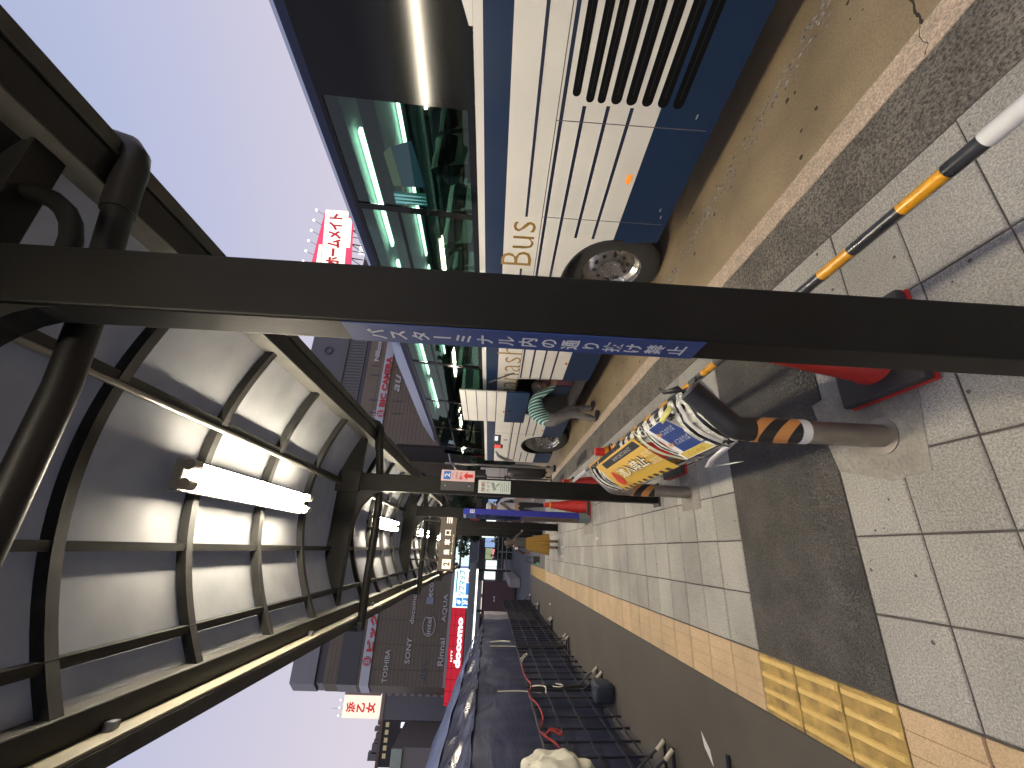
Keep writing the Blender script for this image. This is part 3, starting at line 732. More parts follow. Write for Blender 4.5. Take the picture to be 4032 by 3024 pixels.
# ------------------------------------------------------------------ the bus: local x across (0 = kerb side skin), local y towards the front
bus = thing('coach_bus', 'white and navy long distance coach parked at the kerb with an open luggage hatch', 'bus', (2.798, 0, 0), rz=.0683)
BR, BF, BW = .78, 10.45, 2.45
WH = [(3.52, .5), (9.02, .5)]
def L(g, name, m, parent=bus, **k): return g.out(name, m, parent, local=True, **k)
def arch_pts(c, z, up=True):
    """outline of a wheel arch from the left side to the right at and above height z"""
    a, top = .60, 1.03; out = []
    for k in range(0, 25):
        t = math.pi - math.pi * k / 24
        y = c + a * math.cos(t); zz = .56 + (top - .56) * math.sin(t) ** .8 if math.sin(t) > 0 else .56
        out.append((y, zz))
    return out
def side_band(z0, z1, name, m, x0=0.0, th=.03, y0=BR, y1=BF, hole=None):
    """a horizontal band of the kerb side skin, cut round the wheel arches and the open bay"""
    cuts = []
    for c, _ in WH:
        if z0 < 1.03: cuts.append((c, 'arch'))
    if hole and z0 < hole[3]: cuts.append((hole, 'hole'))
    g = G(); N = 240; pieces = []
    ys = [y0 + (y1 - y0) * i / N for i in range(N + 1)]
    def blocked_top(y):
        b = -9
        for c, _ in WH:
            d = abs(y - c) / .60
            if d < 1: b = max(b, .56 + .47 * (1 - d * d) ** .4)
        if hole and hole[0] < y < hole[1]: b = max(b, hole[3])
        return b
    for i in range(N):
        ya, yb_ = ys[i], ys[i + 1]; ba, bb = blocked_top(ya), blocked_top(yb_)
        la, lb = max(z0, min(z1, ba)), max(z0, min(z1, bb))
        if la >= z1 - 1e-4 and lb >= z1 - 1e-4:
            if g.f: pieces.append(g); g = G()
            continue
        g.add([(x0, ya, la), (x0, yb_, lb), (x0, yb_, z1), (x0, ya, z1)], [(0, 1, 2, 3)])
    if g.f: pieces.append(g)
    for p_ in pieces: L(p_, name, m)
HOLE = (5.75, 7.22, 0, 1.335)
side_band(.262, .655, 'lower_panel', navy, hole=HOLE)
side_band(.655, 1.628, 'side_panel', white, hole=HOLE)
side_band(1.628, 1.797, 'navy_band', navy)
side_band(1.797, 1.852, 'white_band', white)
# pinstripes, mould line and seams (proud by a millimetre or two)
for z, h in ((1.147, .012), (.994, .012), (.839, .012), (1.285, .012)):
    runs = ((1.79, 2.92), (4.12, 5.75), (7.22, 8.42), (9.62, 10.4)) if z < 1.03 else (((.8, 5.75), (7.22, 10.4)) if z > 1.2 else ((1.80, 5.75), (7.22, 10.4)))
    for a, b in runs: L(G().box(-.0015, .001, a, b, z - h, z + h), 'pinstripe', navyline)
L(G().box(-.0015, .001, BR, 2.72, 1.436, 1.457), 'pinstripe', navyline); L(G().box(-.0015, .001, 3.36, 4.70, 1.436, 1.457), 'pinstripe', navyline)
L(G().box(-.0022, .001, BR, BF - .1, 1.312, 1.318), 'mould_line', mat('seam_grey', (.10, .09, .09), .6))
for y, z0, z1 in ((1.90, .30, 1.312), (2.71, .30, 1.312), (5.73, .30, 1.345), (7.24, .3, 1.345), (8.30, .3, 1.8)):
    L(G().box(-.0016, .001, y, y + .005, z0, z1), 'panel_seam', MATS['seam_grey'])
# radiator slots: flat black capsules painting the shade of recesses, each with a ledge
for i, z in enumerate([1.213, 1.122, 1.048, .955, .858, .757, .655, .556]):
    h = .026 if i < 3 else .034; e = 1.775 - (.03 if i == 0 else 0)
    pts = [(BR + .05, z - h), (e - h, z - h)] + [(e - h + h * math.sin(t), z - h * math.cos(t)) for t in [math.pi * k / 10 for k in range(1, 10)]] + [(e - h, z + h), (BR + .05, z + h)]
    gs = L(G().prism(pts, 'x', -.0025, .004), 'air_slot', mat('slot_shade', (.003, .003, .0035), .7, spec=.1))
    o = G().box(-.004, .002, BR + .08, e - .06, z - h * .1, z + h * .08).out('slot_ledge', mat('slot_ledge', (.008, .009, .012), .6, spec=.2), gs, local=True)
L(G().box(-.012, 0, 2.265, 2.335, .690, .722), 'side_marker', emis('amber_marker', (1.0, .25, .01), .75), bevel=.003)
for yy in (5.2, 8.0): L(G().box(-.01, 0, yy, yy + .05, .67, .70), 'side_marker', mat('amber_plastic', (.75, .12, .02), .4), bevel=.003)
for yy, zz in ((1.80, .40), (2.55, .36), (2.62, .33)): L(G().box(-.003, 0, yy, yy + .03, zz, zz + .008), 'rivet', mat('rivet', (.4, .36, .33), .4, .5))
bz = Vector((0, 0, 1))
text('Bus', (-.003, 3.04, 1.50), (0, -1, 0), bz, .54, .29, goldm, bus, depth=.001, bold=-.01, local=True)
text('Yamanashi', (-.003, 5.93, 1.48), (0, -1, 0), bz, 2.45, .33, goldm, bus, depth=.001, bold=-.012, local=True)
# black window band, panes and pillars
sections = [(1.885, 2.74), (2.80, 4.10), (4.16, 5.50), (5.56, 6.88), (6.94, 8.26), (8.32, 9.50)]
def band_x(z): return max(0, (z - 1.86)) * .06      # slight tumblehome
def tq(y0, y1, z0, z1, dx=0.0):
    return [(band_x(z0) + dx, y0, z0), (band_x(z0) + dx, y1, z0), (band_x(z1) + dx, y1, z1), (band_x(z1) + dx, y0, z1)]
def slab(name, y0, y1, z0, z1, m, dx=0.0, th=.006, parent=bus):
    a = tq(y0, y1, z0, z1, dx); b = [(p[0] + th, p[1], p[2]) for p in a]
    return L(G().add(a + b, [(3, 2, 1, 0), (4, 5, 6, 7), (0, 1, 5, 4), (1, 2, 6, 5), (2, 3, 7, 6), (3, 0, 4, 7)]), name, m, parent)
g = [(1.20, 1.853), (1.885, 1.853), (1.885, 2.90), (1.0, 2.90), (.80, 2.6), (.78, 2.10)]
L(G().add([(band_x(z), y, z) for y, z in g], [tuple(range(len(g)))]), 'rear_black_window', glassdark)
L(G().add([(band_x(z) - .002, y, z) for y, z in [(1.42, 1.853), (1.26, 1.853), (.78, 2.13), (.78, 2.18), (1.16, 1.955), (1.42, 1.875)]], [tuple(range(6))]), 'white_swoosh', white)
slab('window_frame', 1.885, BF - .5, 1.853, 1.905, glassdark); slab('window_frame', 1.885, BF - .6, 2.865, 2.90, glassdark)
prev = 1.885
for i, (a, b) in enumerate(sections):
    if i: slab('window_pillar', sections[i - 1][1], a, 1.905, 2.865, glassdark, dx=-.003)
    w = slab('window', a, b, 1.905, 2.865, glassbus, dx=.006, th=.004)
    if i >= 1:
        g = G()
        zz = 2.52
        p = tq(a, b, zz, zz + .03, .0015); g.add(p, [(0, 1, 2, 3)])
        g.out('window_rail', glassdark, w, local=True)
slab('window_pillar', 9.50, 9.62, 1.905, 2.865, glassdark, dx=-.003)
slab('front_window', 9.62, 10.25, 1.60, 2.80, glassbus, dx=.006)
# roof: cove, curved skin, pod, far side, ends and floor
prof = [(band_x(2.90), 2.90), (.055, 2.955), (.075, 2.965), (.16, 3.03), (.40, 3.09), (1.2, 3.13), (2.0, 3.09), (2.28, 3.03), (2.40, 2.95), (BW, 1.8), (BW, .4)]
def shell(p0, p1, name, m):
    g = G(); ys = [BR + .55, BR + 1.2, 4, 7, 9.0, 9.6, 10.0, 10.25, 10.4]
    if True: ys = [BR, BR + .25, BR + .6] + ys[1:]
    vs = []
    for y in ys:
        f = 0 if y < 9.2 else ((y - 9.2) / 1.2) ** 2; r_ = 1 if y > BR + .55 else (y - BR) / .6
        for (x, z) in prof[p0:p1]:
            zz = z - (f * .35 + (1 - r_) ** 2 * .25) * max(0, (z - 2.6) / .5 + .3 if z > 2.6 else 0)
            xx = x + (f * .12 if x < 1.2 else -f * .12)
            vs.append((xx, y, zz))
    n = p1 - p0
    for i in range(len(ys) - 1):
        for k in range(n - 1): g.f.append((i * n + k, i * n + k + 1, (i + 1) * n + k + 1, (i + 1) * n + k))
    g.v = vs
    return L(g, name, m, smooth=True)
shell(0, 3, 'roof_cove', mat('cove_blue', (.022, .035, .085), .4, .2)); shell(2, 5, 'roof_edge', mat('roof_silver', (.36, .37, .42), .28, .35)); shell(4, 9, 'roof', MATS['roof_silver']); shell(8, 11, 'far_side', mat('far_side_dark', (.05, .07, .10), .5))
pod = [(1.95, 0), (1.7, .20), (.30, .22), (.08, .15), (.0, -.03)]
g = G()
vs = []; ys = [(5.0, .1), (5.3, .8), (5.8, 1), (8.6, 1), (9.2, .7), (9.6, .1)]
for y, k in ys: vs += [(.13 + x, y, 3.03 + z * k) for x, z in pod]
g.v = vs
for i in range(len(ys) - 1):
    for k in range(4): g.f.append((i * 5 + k, i * 5 + k + 1, (i + 1) * 5 + k + 1, (i + 1) * 5 + k))
L(g, 'roof_unit', MATS['roof_silver'], smooth=True)
L(G().box(.02, BW - .02, BR, BR + .02, .35, 2.85), 'rear_panel', navy)
L(G().box(.05, BW - .05, BR + .05, 5.72, .98, 1.02).box(.05, BW - .05, 7.25, BF - .15, .98, 1.02).box(.05, BW - .05, 5.72, 7.25, 1.36, 1.40), 'cabin_floor', mat('cabin_floor', (.05, .05, .055), .7))
L(G().box(.30, BW - .3, BR + .1, BF - .3, 2.86, 2.875), 'cabin_ceiling', mat('cabin_ceiling', (.32, .36, .35), .6))
L(G().box(.03, .05, BR, 5.7, 1.045, 1.84), 'inner_wall', mat('inner_wall', (.02, .02, .02), .8))
L(G().box(.09, .34, BR + .6, BF - .9, 2.62, 2.66).box(BW - .45, BW - .2, BR + .6, BF - .9, 2.62, 2.66), 'luggage_shelf', mat('shelf_grey', (.10, .11, .11), .5), bevel=.01)
cabl = emis('cabin_light', (.86, 1.0, .90), 15)
for y in (2.35, 3.85, 5.35, 6.85):
    L(G().box(.40, .455, y, y + 1.25, 2.80, 2.825), 'light_strip', cabl); L(G().box(1.66, 1.715, y, y + 1.25, 2.80, 2.825), 'light_strip', cabl)
seatm = mat('seat_cloth', (.018, .02, .035), .9); headm = mat('head_cover', (.78, .82, .76), .8, var=.1, scale=20, bump=.3, bscale=14)
def seat(x, y):
    s_ = L(G().box(x - .21, x + .21, y, y + .12, 1.48, 2.20), 'seat', seatm, bevel=.05)
    G().box(x - .21, x + .21, y + .02, y + .5, 1.36, 1.46).out('cushion', seatm, s_, local=True, bevel=.03)
    def fn(u, v):
        X = x - .20 + .40 * u; t = v * 2 - 1
        return (X, y + .06 + .075 * t, 2.245 - .30 * t * t * (1 if t < 0 else .55) + .012 * noise.noise(Vector((X * 9, t * 3, y))))
    G().grid(fn, 8, 10).out('head_cover', headm, s_, local=True, smooth=True)
for y in (2.45, 3.30, 4.15, 5.0, 5.85, 6.7, 7.55):
    seat(.42, y); seat(.88, y); seat(1.62, y); seat(2.08, y)
# blue and pale hanging curtain and card behind the rear pane, with a glow painted in as cabin light
L(G().add([(.12, 2.20, 2.34), (.14, 2.62, 2.30), (.14, 2.62, 2.48), (.12, 2.26, 2.50)], [(0, 1, 2, 3)]), 'information_card', mat('card_blue_glow', (.07, .11, .20), .5, emit=(.07, .11, .2), estr=.9))
L(G().add([(.12, 2.26, 2.505), (.14, 2.62, 2.485), (.14, 2.62, 2.56), (.12, 2.31, 2.57)], [(0, 1, 2, 3)]), 'information_card', mat('card_tan_glow', (.28, .24, .17), .5, emit=(.28, .24, .17), estr=.9))
L(G().grid(lambda u, v: (.045 + .015 * math.sin(u * 22), 2.60 + .12 * u, 2.28 + .26 * v), 16, 2), 'curtain', mat('curtain_teal_glow', (.10, .24, .26), .8, emit=(.1, .25, .27), estr=.8))
# wheels
def wheel(y, steer=0.0, x=.18):
    w = L(G().lathe([(.30, 0), (.44, -.01), (.485, .02), (.50, .08), (.50, .22), (.48, .27), (.28, .28)], (0, 0, 0), 48, 'x', caps=(False, True)), 'wheel', rubber, smooth=True)
    w.location = (x, y, .5); w.rotation_euler = (0, 0, steer)
    rim = G().lathe([(.30, .004), (.292, .012), (.285, .05), (.24, .085), (.215, .07), (.13, .055), (.12, .02), (.06, .015)], (0, 0, 0), 48, 'x', caps=(False, True)).out('rim', mat('rim_alloy', (.36, .35, .34), .3, .9, var=.3, scale=9), w, local=True, smooth=True)
    g = G()
    for k in range(10):
        a = 2 * math.pi * k / 10; g.tube([(.052, .17 * math.cos(a), .17 * math.sin(a)), (.078, .17 * math.cos(a), .17 * math.sin(a))], .021, 12)
    # hand holes sit on the dish, nuts on the hub
    for k in range(10):
        a = 2 * math.pi * (k + .5) / 10; g2 = (.012, .095 * math.cos(a), .095 * math.sin(a))
    g.out('hand_holes', blackm, w, local=True)['kind'] = 'stuff'
    g = G()
    for k in range(10):
        a = 2 * math.pi * (k + .5) / 10; g.tube([(.0, .088 * math.cos(a), .088 * math.sin(a)), (.04, .088 * math.cos(a), .088 * math.sin(a))], .012, 6)
    g.out('wheel_nuts', chrome, w, local=True)['kind'] = 'stuff'
    g = G()
    for k in range(44):
        a = 2 * math.pi * k / 44; u = Vector((0, math.cos(a), math.sin(a))); v = Vector((0, -math.sin(a), math.cos(a)))
        for xx in (.09, .15, .21):
            c = Vector((xx, 0, 0)) + u * .502; g.add([c - v * .026 - Vector((.024, 0, 0)), c + v * .026 - Vector((.024, 0, 0)), c + v * .026 + Vector((.024, 0, 0)), c - v * .026 + Vector((.024, 0, 0))], [(0, 1, 2, 3)])
    g.out('tread', rubber, w, local=True)['kind'] = 'stuff'
wheel(WH[0][0]); wheel(WH[1][0], R(14), .10)
for c, _ in WH:
    g = G(); n = 24; vs = []
    for k in range(n + 1):
        t = math.pi * k / n; y = c + .60 * math.cos(t); z = .56 + .47 * math.sin(t) ** .8
        vs += [(0.0, y, z), (.6, y, z)]
    g.v = [(0, c + .6, .26), (.6, c + .6, .26)] + vs + [(0, c - .6, .26), (.6, c - .6, .26)]
    g.f = [(2 * i, 2 * i + 1, 2 * i + 3, 2 * i + 2) for i in range(n + 2)]
    g.add([(.6, c - .6, .26), (.6, c + .6, .26), (.6, c + .6, 1.03), (.6, c - .6, 1.03)], [(0, 1, 2, 3)])
    L(g, 'wheel_well', blackm)
    L(G().tube([(-.004, c + .6 * math.cos(math.pi * k / n), .56 + .47 * math.sin(math.pi * k / n) ** .8 + .006) for k in range(n + 1)], .012, 6), 'arch_trim', blackm, smooth=True)
L(G().box(.05, BW - .05, BR + .1, 2.9, .27, .30).box(.05, BW - .05, 4.15, 8.4, .27, .30).box(.25, BW - .25, 2.9, 4.15, .45, .48), 'underbody', blackm)
# luggage bay and its raised hatch
bay = L(G().box(.03, 1.4, 5.75, 5.76, .32, 1.33).box(.03, 1.4, 7.21, 7.22, .32, 1.33).box(1.39, 1.41, 5.75, 7.22, .32, 1.33).box(.0, 1.4, 5.75, 7.22, .30, .325).box(0, 1.4, 5.75, 7.22, 1.335, 1.345), 'luggage_bay', mat('bay_dark', (.045, .043, .045), .7))
h = L(G().box(-.20, -.175, 5.86, 7.12, 1.48, 2.19), 'luggage_hatch', white, bevel=.006)
h.location = (0, 0, 0)
G().box(-.203, -.172, 5.858, 7.122, 1.13, 1.481).out('hatch_navy', navy, h, local=True, bevel=.006)
for z in (1.63, 1.78, 1.94, 2.10): G().box(-.2035, -.20, 5.86, 7.12, z - .007, z + .007).out('pinstripe', navyline, h, local=True)
G().box(-.208, -.20, 6.60, 6.66, 1.486, 1.512).out('side_marker', MATS['amber_plastic'], h, local=True)
G().tube([(-.202, 6.62, 1.40), (-.215, 6.62, 1.40)], .035, 14).out('latch', blackm, h, local=True)
for yy in (5.6, 7.1): L(G().tube([(.05, yy, 1.30), (-.17, yy, 1.75)], .012, 8), 'hatch_arm', chrome)
# bags in the bay
for k, (yy, c) in enumerate(((5.95, (.05, .05, .06)), (6.45, (.12, .03, .05)), (6.85, (.02, .03, .06)))):
    tt = thing('suitcase', ['dark grey suitcase at the near end of the open luggage bay', 'dark red suitcase in the middle of the open luggage bay', 'navy suitcase at the far end of the open luggage bay'][k], 'suitcase', (2.8 - .0683 * yy + .55, yy, .33), rz=.0683)
    G().box(-.22, .22, -.20, .20, 0, .62).out('shell', mat('case_%d' % k, c, .4), tt, bevel=.04, local=True)
    G().box(-.1, .1, -.015, .015, .62, .66).out('handle', blackm, tt, bevel=.006, local=True)
# side display, front corner, windscreen, mirrors
L(G().box(-.006, .0, 8.42, 9.05, 1.50, 1.66), 'side_display', mat('display_black', (.01, .012, .02), .3), bevel=.004)
L(G().box(-.0075, -.006, 8.50, 8.80, 1.56, 1.63), 'display_panel', emis('display_white', (.85, .9, 1), .55))
L(G().box(-.006, 0, 9.08, 9.36, 1.44, 1.66), 'line_display', MATS['display_black'], bevel=.01)
g = G()
for k in range(12): g.box(-.008, -.006, 9.12 + (k % 4) * .05, 9.15 + (k % 4) * .05, 1.50 + (k // 4) * .045, 1.53 + (k // 4) * .045)
L(g, 'red_dots', emis('led_red', (1, .05, .03), 2.5))
L(G().tube([(-.004, 8.7, 1.385), (-.012, 8.7, 1.385)], .0, 4) if False else G().box(-.004, 0, 8.7, 8.78, 1.36, 1.44), 'small_print_plate', mat('plate_print', (.3, .28, .26), .5))
L(G().grid(lambda u, v: (.12 * (u * 2 - 1) ** 2 * 0 + .02 + (BW - .04) * u, BF - .05 - .22 * abs(2 * u - 1) ** 4 - .25 * max(0, v - .45), .95 + 1.9 * v), 14, 8), 'windscreen', glassdark, smooth=True)
L(G().grid(lambda u, v: (.02 + (BW - .04) * u, BF - .03 - .2 * abs(2 * u - 1) ** 4, .30 + .66 * v), 14, 3), 'front_panel', white, smooth=True)
L(G().tube([(.10, BF - .2, 2.75), (-.05, BF + .10, 2.72), (-.22, BF + .32, 2.55), (-.24, BF + .34, 2.2)], .022, 10), 'mirror_arm', silver, smooth=True)
m1 = L(G().box(-.34, -.16, BF + .28, BF + .38, 1.82, 2.2), 'mirror', blackm, bevel=.03)
L(G().tube([(.03, 9.6, 1.60), (-.02, 9.9, 1.55), (-.04, 10.15, 1.38), (.0, 10.35, 1.18)], .035, 10), 'door_trim', silver, smooth=True)

# ------------------------------------------------------------------ people
def skinned(name, nodes, edges, m, parent, mats=None, pick=None, sub=2, root=0):
    me = bpy.data.meshes.new(name); me.from_pydata([n[0] for n in nodes], edges, []); me.update()
    o = bpy.data.objects.new(name, me); COL.objects.link(o)
    sk = o.modifiers.new('skin', 'SKIN'); sk.use_smooth_shade = True
    lay = me.skin_vertices[0] if me.skin_vertices else None
    if lay is None:
        bm = bmesh.new(); bm.from_mesh(me); bm.verts.layers.skin.verify(); bm.to_mesh(me); bm.free(); lay = me.skin_vertices[0]
    for i, n in enumerate(nodes):
        r_ = n[1] if isinstance(n[1], tuple) else (n[1], n[1]); lay.data[i].radius = r_; lay.data[i].use_root = (i == root)
    ss = o.modifiers.new('sub', 'SUBSURF'); ss.levels = sub; ss.render_levels = sub
    bpy.context.view_layer.update()
    new = bpy.data.meshes.new_from_object(o.evaluated_get(bpy.context.evaluated_depsgraph_get()))
    bpy.data.objects.remove(o); bpy.data.meshes.remove(me)
    new.name = name
    for p in new.polygons: p.use_smooth = True
    new.materials.clear()
    for mm in (mats or [m]): new.materials.append(mm)
    if pick:
        for p in new.polygons: p.material_index = pick(p.center)
    o = bpy.data.objects.new(name, new); COL.objects.link(o); o.parent = parent
    return o
def hand(base, d, side, parent, s=1.0):
    """a relaxed five fingered hand; base wrist position, d direction, side thumb direction"""
    d = Vector(d).normalized(); side = Vector(side).normalized(); nrm = d.cross(side).normalized(); b = Vector(base)
    nodes = [(b, .026 * s), (b + d * .045 * s, (.034 * s, .018 * s)), (b + d * .085 * s, (.036 * s, .016 * s))]; edges = [(0, 1), (1, 2)]
    for k, L_ in enumerate((.066, .078, .074, .058)):
        off = side * (.027 - .018 * k) * s; p = b + d * .085 * s + off; i = len(nodes)
        nodes += [(p + d * L_ * .35 * s, .009 * s), (p + d * L_ * .7 * s + nrm * .012 * s, .008 * s), (p + d * L_ * .95 * s + nrm * .03 * s, .007 * s)]
        edges += [(2, i), (i, i + 1), (i + 1, i + 2)]
    i = len(nodes)
    nodes += [(b + d * .05 * s + side * .045 * s, .011 * s), (b + d * .08 * s + side * .062 * s, .009 * s)]; edges += [(1, i), (i, i + 1)]
    return skinned('hand', nodes, edges, skin, parent, sub=1)
def head(c, face, up, parent, hair=None, r=.095):
    """head with face features; c centre, face forward direction"""
    c = Vector(c); f = Vector(face).normalized(); u = Vector(up).normalized(); s_ = f.cross(u).normalized(); u = s_.cross(f).normalized()
    def P(a, b_, d_): return c + s_ * a + f * b_ + u * d_
    def fn(x, y):
        th = math.pi * y; ph = 2 * math.pi * x
        a = math.sin(th) * math.sin(ph); b_ = math.sin(th) * math.cos(ph); d_ = math.cos(th)
        w = .80 if d_ > -.1 else .80 + .28 * (d_ + .1)
        rr = r * 1.22
        bump = 0
        if b_ > .3:
            bump += .022 * math.exp(-((a / .13) ** 2 + ((d_ + .22) / .20) ** 2)) - .010 * (math.exp(-(((a - .33) / .14) ** 2 + ((d_ - .05) / .12) ** 2)) + math.exp(-(((a + .33) / .14) ** 2 + ((d_ - .05) / .12) ** 2)))
            bump += .006 * math.exp(-((a / .22) ** 2 + ((d_ + .52) / .07) ** 2))
        return P(a * rr * w, b_ * rr * .92 + bump, d_ * rr * 1.08)
    o = G().grid(fn, 28, 20).out('head', skin, parent, local=True, smooth=True)
    for sgn in (-1, 1):
        G().tube([P(sgn * r * .94, -.01, -.02), P(sgn * r * 1.06, -.022, .03)], .016, 8).out('ear', skin, o, local=True, smooth=True)
        G().lathe([(.002, -.012), (.011, -.006), (.013, 0), (.011, .006), (.002, .012)], P(sgn * .033, r * 1.02, .006), 10).out('eye', mat('eye_white', (.5, .48, .45), .2), o, local=True, smooth=True)
    G().tube([P(-.022, r * 1.07, -.058), P(0, r * 1.11, -.056), P(.022, r * 1.07, -.058)], .005, 6).out('lips', mat('lips', (.35, .12, .10), .5), o, local=True, smooth=True)
    return o
def hairdo(c, face, up, parent, m, r=.095, long_=0.0, front=.35):
    c = Vector(c); f = Vector(face).normalized(); u = Vector(up).normalized(); s_ = f.cross(u).normalized(); u = s_.cross(f).normalized()
    def fn(x, y):
        ph = 2 * math.pi * x; a = math.sin(ph); b_ = math.cos(ph)
        lim = .38 * math.pi if b_ > front else (.66 + .1 * long_) * math.pi
        th = lim * y; rr = r * 1.30 * (1 + .03 * noise.noise(Vector((x * 30, y * 4, 0))))
        p = c + s_ * (math.sin(th) * a * rr * .86) + f * (math.sin(th) * b_ * rr * .95) + u * (math.cos(th) * rr * 1.08)
        if long_ and y > .75 and b_ < .3: p -= u * (y - .75) * 4 * .12 * long_
        return p
    return G().grid(fn, 32, 12).out('hair', m, parent, local=True, smooth=True)

# man bending into the luggage bay, seen from his left side
mb = thing('person', 'person in a green striped shirt and grey trousers bending into the open luggage hatch', 'person', (2.03, 6.25, 0))
shirtm = bpy.data.materials.new('striped_shirt'); shirtm.use_nodes = True; MATS['striped_shirt'] = shirtm
n = shirtm.node_tree; pb = n.nodes['Principled BSDF']; pb.inputs['Roughness'].default_value = .85
tc = n.nodes.new('ShaderNodeTexCoord'); mp = n.nodes.new('ShaderNodeMapping'); mp.inputs['Rotation'].default_value = (0, R(18), 0)
w = n.nodes.new('ShaderNodeTexWave'); w.inputs['Scale'].default_value = 7.2; w.inputs['Distortion'].default_value = .5; w.bands_direction = 'X'
r_ = n.nodes.new('ShaderNodeValToRGB'); r_.color_ramp.elements[0].color = (.035, .105, .085, 1); r_.color_ramp.elements[1].color = (.42, .60, .56, 1)
r_.color_ramp.elements[0].position = .68; r_.color_ramp.elements[1].position = .76
n.links.new(tc.outputs['Object'], mp.inputs[0]); n.links.new(mp.outputs[0], w.inputs[0]); n.links.new(w.outputs[0], r_.inputs[0]); n.links.new(r_.outputs[0], pb.inputs['Base Color'])
trous = mat('grey_trousers', (.15, .14, .135), .9, var=.25, scale=14, bump=.5, bscale=18)
N_ = [((-.16, 0, .80), (.145, .15)), ((-.06, 0, .93), (.125, .145)), ((.10, .0, 1.02), (.135, .16)), ((.25, .0, 1.03), (.12, .17)), ((.33, 0, 1.0), .06),      # 0-4 spine
      ((-.14, -.10, .74), .098), ((.0, -.12, .44), .068), ((-.08, -.12, .12), .054), ((-.09, -.12, .07), .05), ((.07, -.14, .035), .04),                # 5-9 near leg
      ((-.10, .10, .74), .098), ((.14, .12, .46), .068), ((.17, .12, .12), .054), ((.16, .12, .07), .05), ((.31, .12, .035), .04),                      # 10-14 far leg
      ((.24, -.17, .99), .062), ((.34, -.22, .78), .048), ((.52, -.20, .68), .036),                                                                      # 15-17 near arm
      ((.26, .17, .99), .062), ((.42, .22, .84), .048), ((.60, .20, .74), .036)]
E_ = [(0, 1), (1, 2), (2, 3), (3, 4), (0, 5), (5, 6), (6, 7), (7, 8), (8, 9), (0, 10), (10, 11), (11, 12), (12, 13), (13, 14), (3, 15), (15, 16), (16, 17), (3, 18), (18, 19), (19, 20)]
shoe = mat('dark_shoe', (.03, .028, .03), .6)
def pk(c):
    if c.z < .085: return 2
    if c.x > .40 and c.z < .86: return 3
    if c.z < .82 - .9 * (c.x + .1) * (1 if c.x < .1 else 0) * .5 and c.x < .22 and c.z < .86: return 1
    if c.x > .30 and abs(c.y) < .07 : return 3
    return 0
skinned('body', N_, E_, None, mb, mats=[shirtm, trous, shoe, skin], pick=pk)
head((.43, 0, .95), (.65, 0, -.75), (.75, 0, .65), mb); hairdo((.43, 0, .95), (.65, 0, -.75), (.75, 0, .65), mb, mat('grey_hair', (.14, .13, .125), .8, bump=.5), front=.3)
hand((.53, -.20, .67), (.8, .1, -.6), (0, 1, .1), mb); hand((.61, .20, .73), (.8, -.1, -.6), (0, -1, .1), mb)

# woman in a mustard skirt seen from behind
wo = thing('person', 'person in a dark top and long mustard pleated skirt reaching out to the right', 'person', (.17, 10.45, 0)); wo.scale = (.9, .9, .88)
top = mat('dark_grey_top', (.06, .053, .05), .9, bump=.3, bscale=20)
N_ = [((0, 0, .80), (.13, .11)), ((.0, .02, .95), (.11, .10)), ((.0, .04, 1.10), (.15, .10)), ((0, .06, 1.20), .05), ((.0, .07, 1.26), .045),
      ((-.07, 0, .72), .07), ((-.07, 0, .42), .05), ((-.07, -.01, .10), .036), ((-.07, 0, .05), .036), ((-.08, .13, .03), .03),
      ((.08, 0, .72), .07), ((.08, 0, .42), .05), ((.08, -.01, .10), .036), ((.08, 0, .05), .036), ((.09, .13, .03), .03),
      ((.17, .05, 1.12), .045), ((.27, .10, .98), .036), ((.47, .16, .96), .028), ((-.17, .05, 1.12), .045), ((-.24, .10, .92), .036), ((-.21, .24, .78), .028)]
def pk(c):
    if c.z < .06: return 1
    if c.z < .60 or abs(c.x) > .29 or (c.x < -.16 and c.z < .9) or c.z > 1.20: return 2
    return 0
skinned('body', N_, E_, None, wo, mats=[top, shoe, skin], pick=pk)
def sk_(u, v):
    a = 2 * math.pi * u; r_ = .135 + .115 * v + .012 * math.sin(a * 22) * (0.3 + v); return (r_ * math.cos(a) * 1.02, r_ * math.sin(a) * .9, .88 - .62 * v)
G().grid(sk_, 176, 8).out('skirt', mat('mustard_cloth', (.27, .155, .028), .85), wo, local=True, smooth=True)
hd = head((.0, .13, 1.32), (.0, 1, -.5), (0, .4, 1), wo); hairdo((.0, .13, 1.32), (0, 1, -.5), (0, .4, 1), wo, mat('brown_hair', (.045, .03, .022), .7), long_=1.0)
G().box(-.155, -.10, -.10, .02, 1.08, 1.17).out('white_collar', mat('white_cloth', (.6, .6, .58), .8), wo, local=True, bevel=.02)
hand((.48, .165, .96), (1, .3, -.1), (0, .5, .8), wo); hand((-.205, .25, .77), (.2, 1, -.5), (1, 0, .2), wo)
bgm = thing('handbag', 'small dark handbag with a green tag held by the person in the mustard skirt', 'bag', (-.17, 10.6, .42))
G().box(-.26, -.10, 10.55, 10.65, .42, .58).out('body', blackm, bgm, bevel=.02)
G().tube([(-.25, 10.6, .58), (-.22, 10.62, .74), (-.14, 10.62, .74), (-.11, 10.6, .58)], .008, 6).out('handle', blackm, bgm)
G().box(-.27, -.23, 10.54, 10.56, .44, .50).out('tag', mat('green_tag', (.1, .45, .2), .5), bgm)

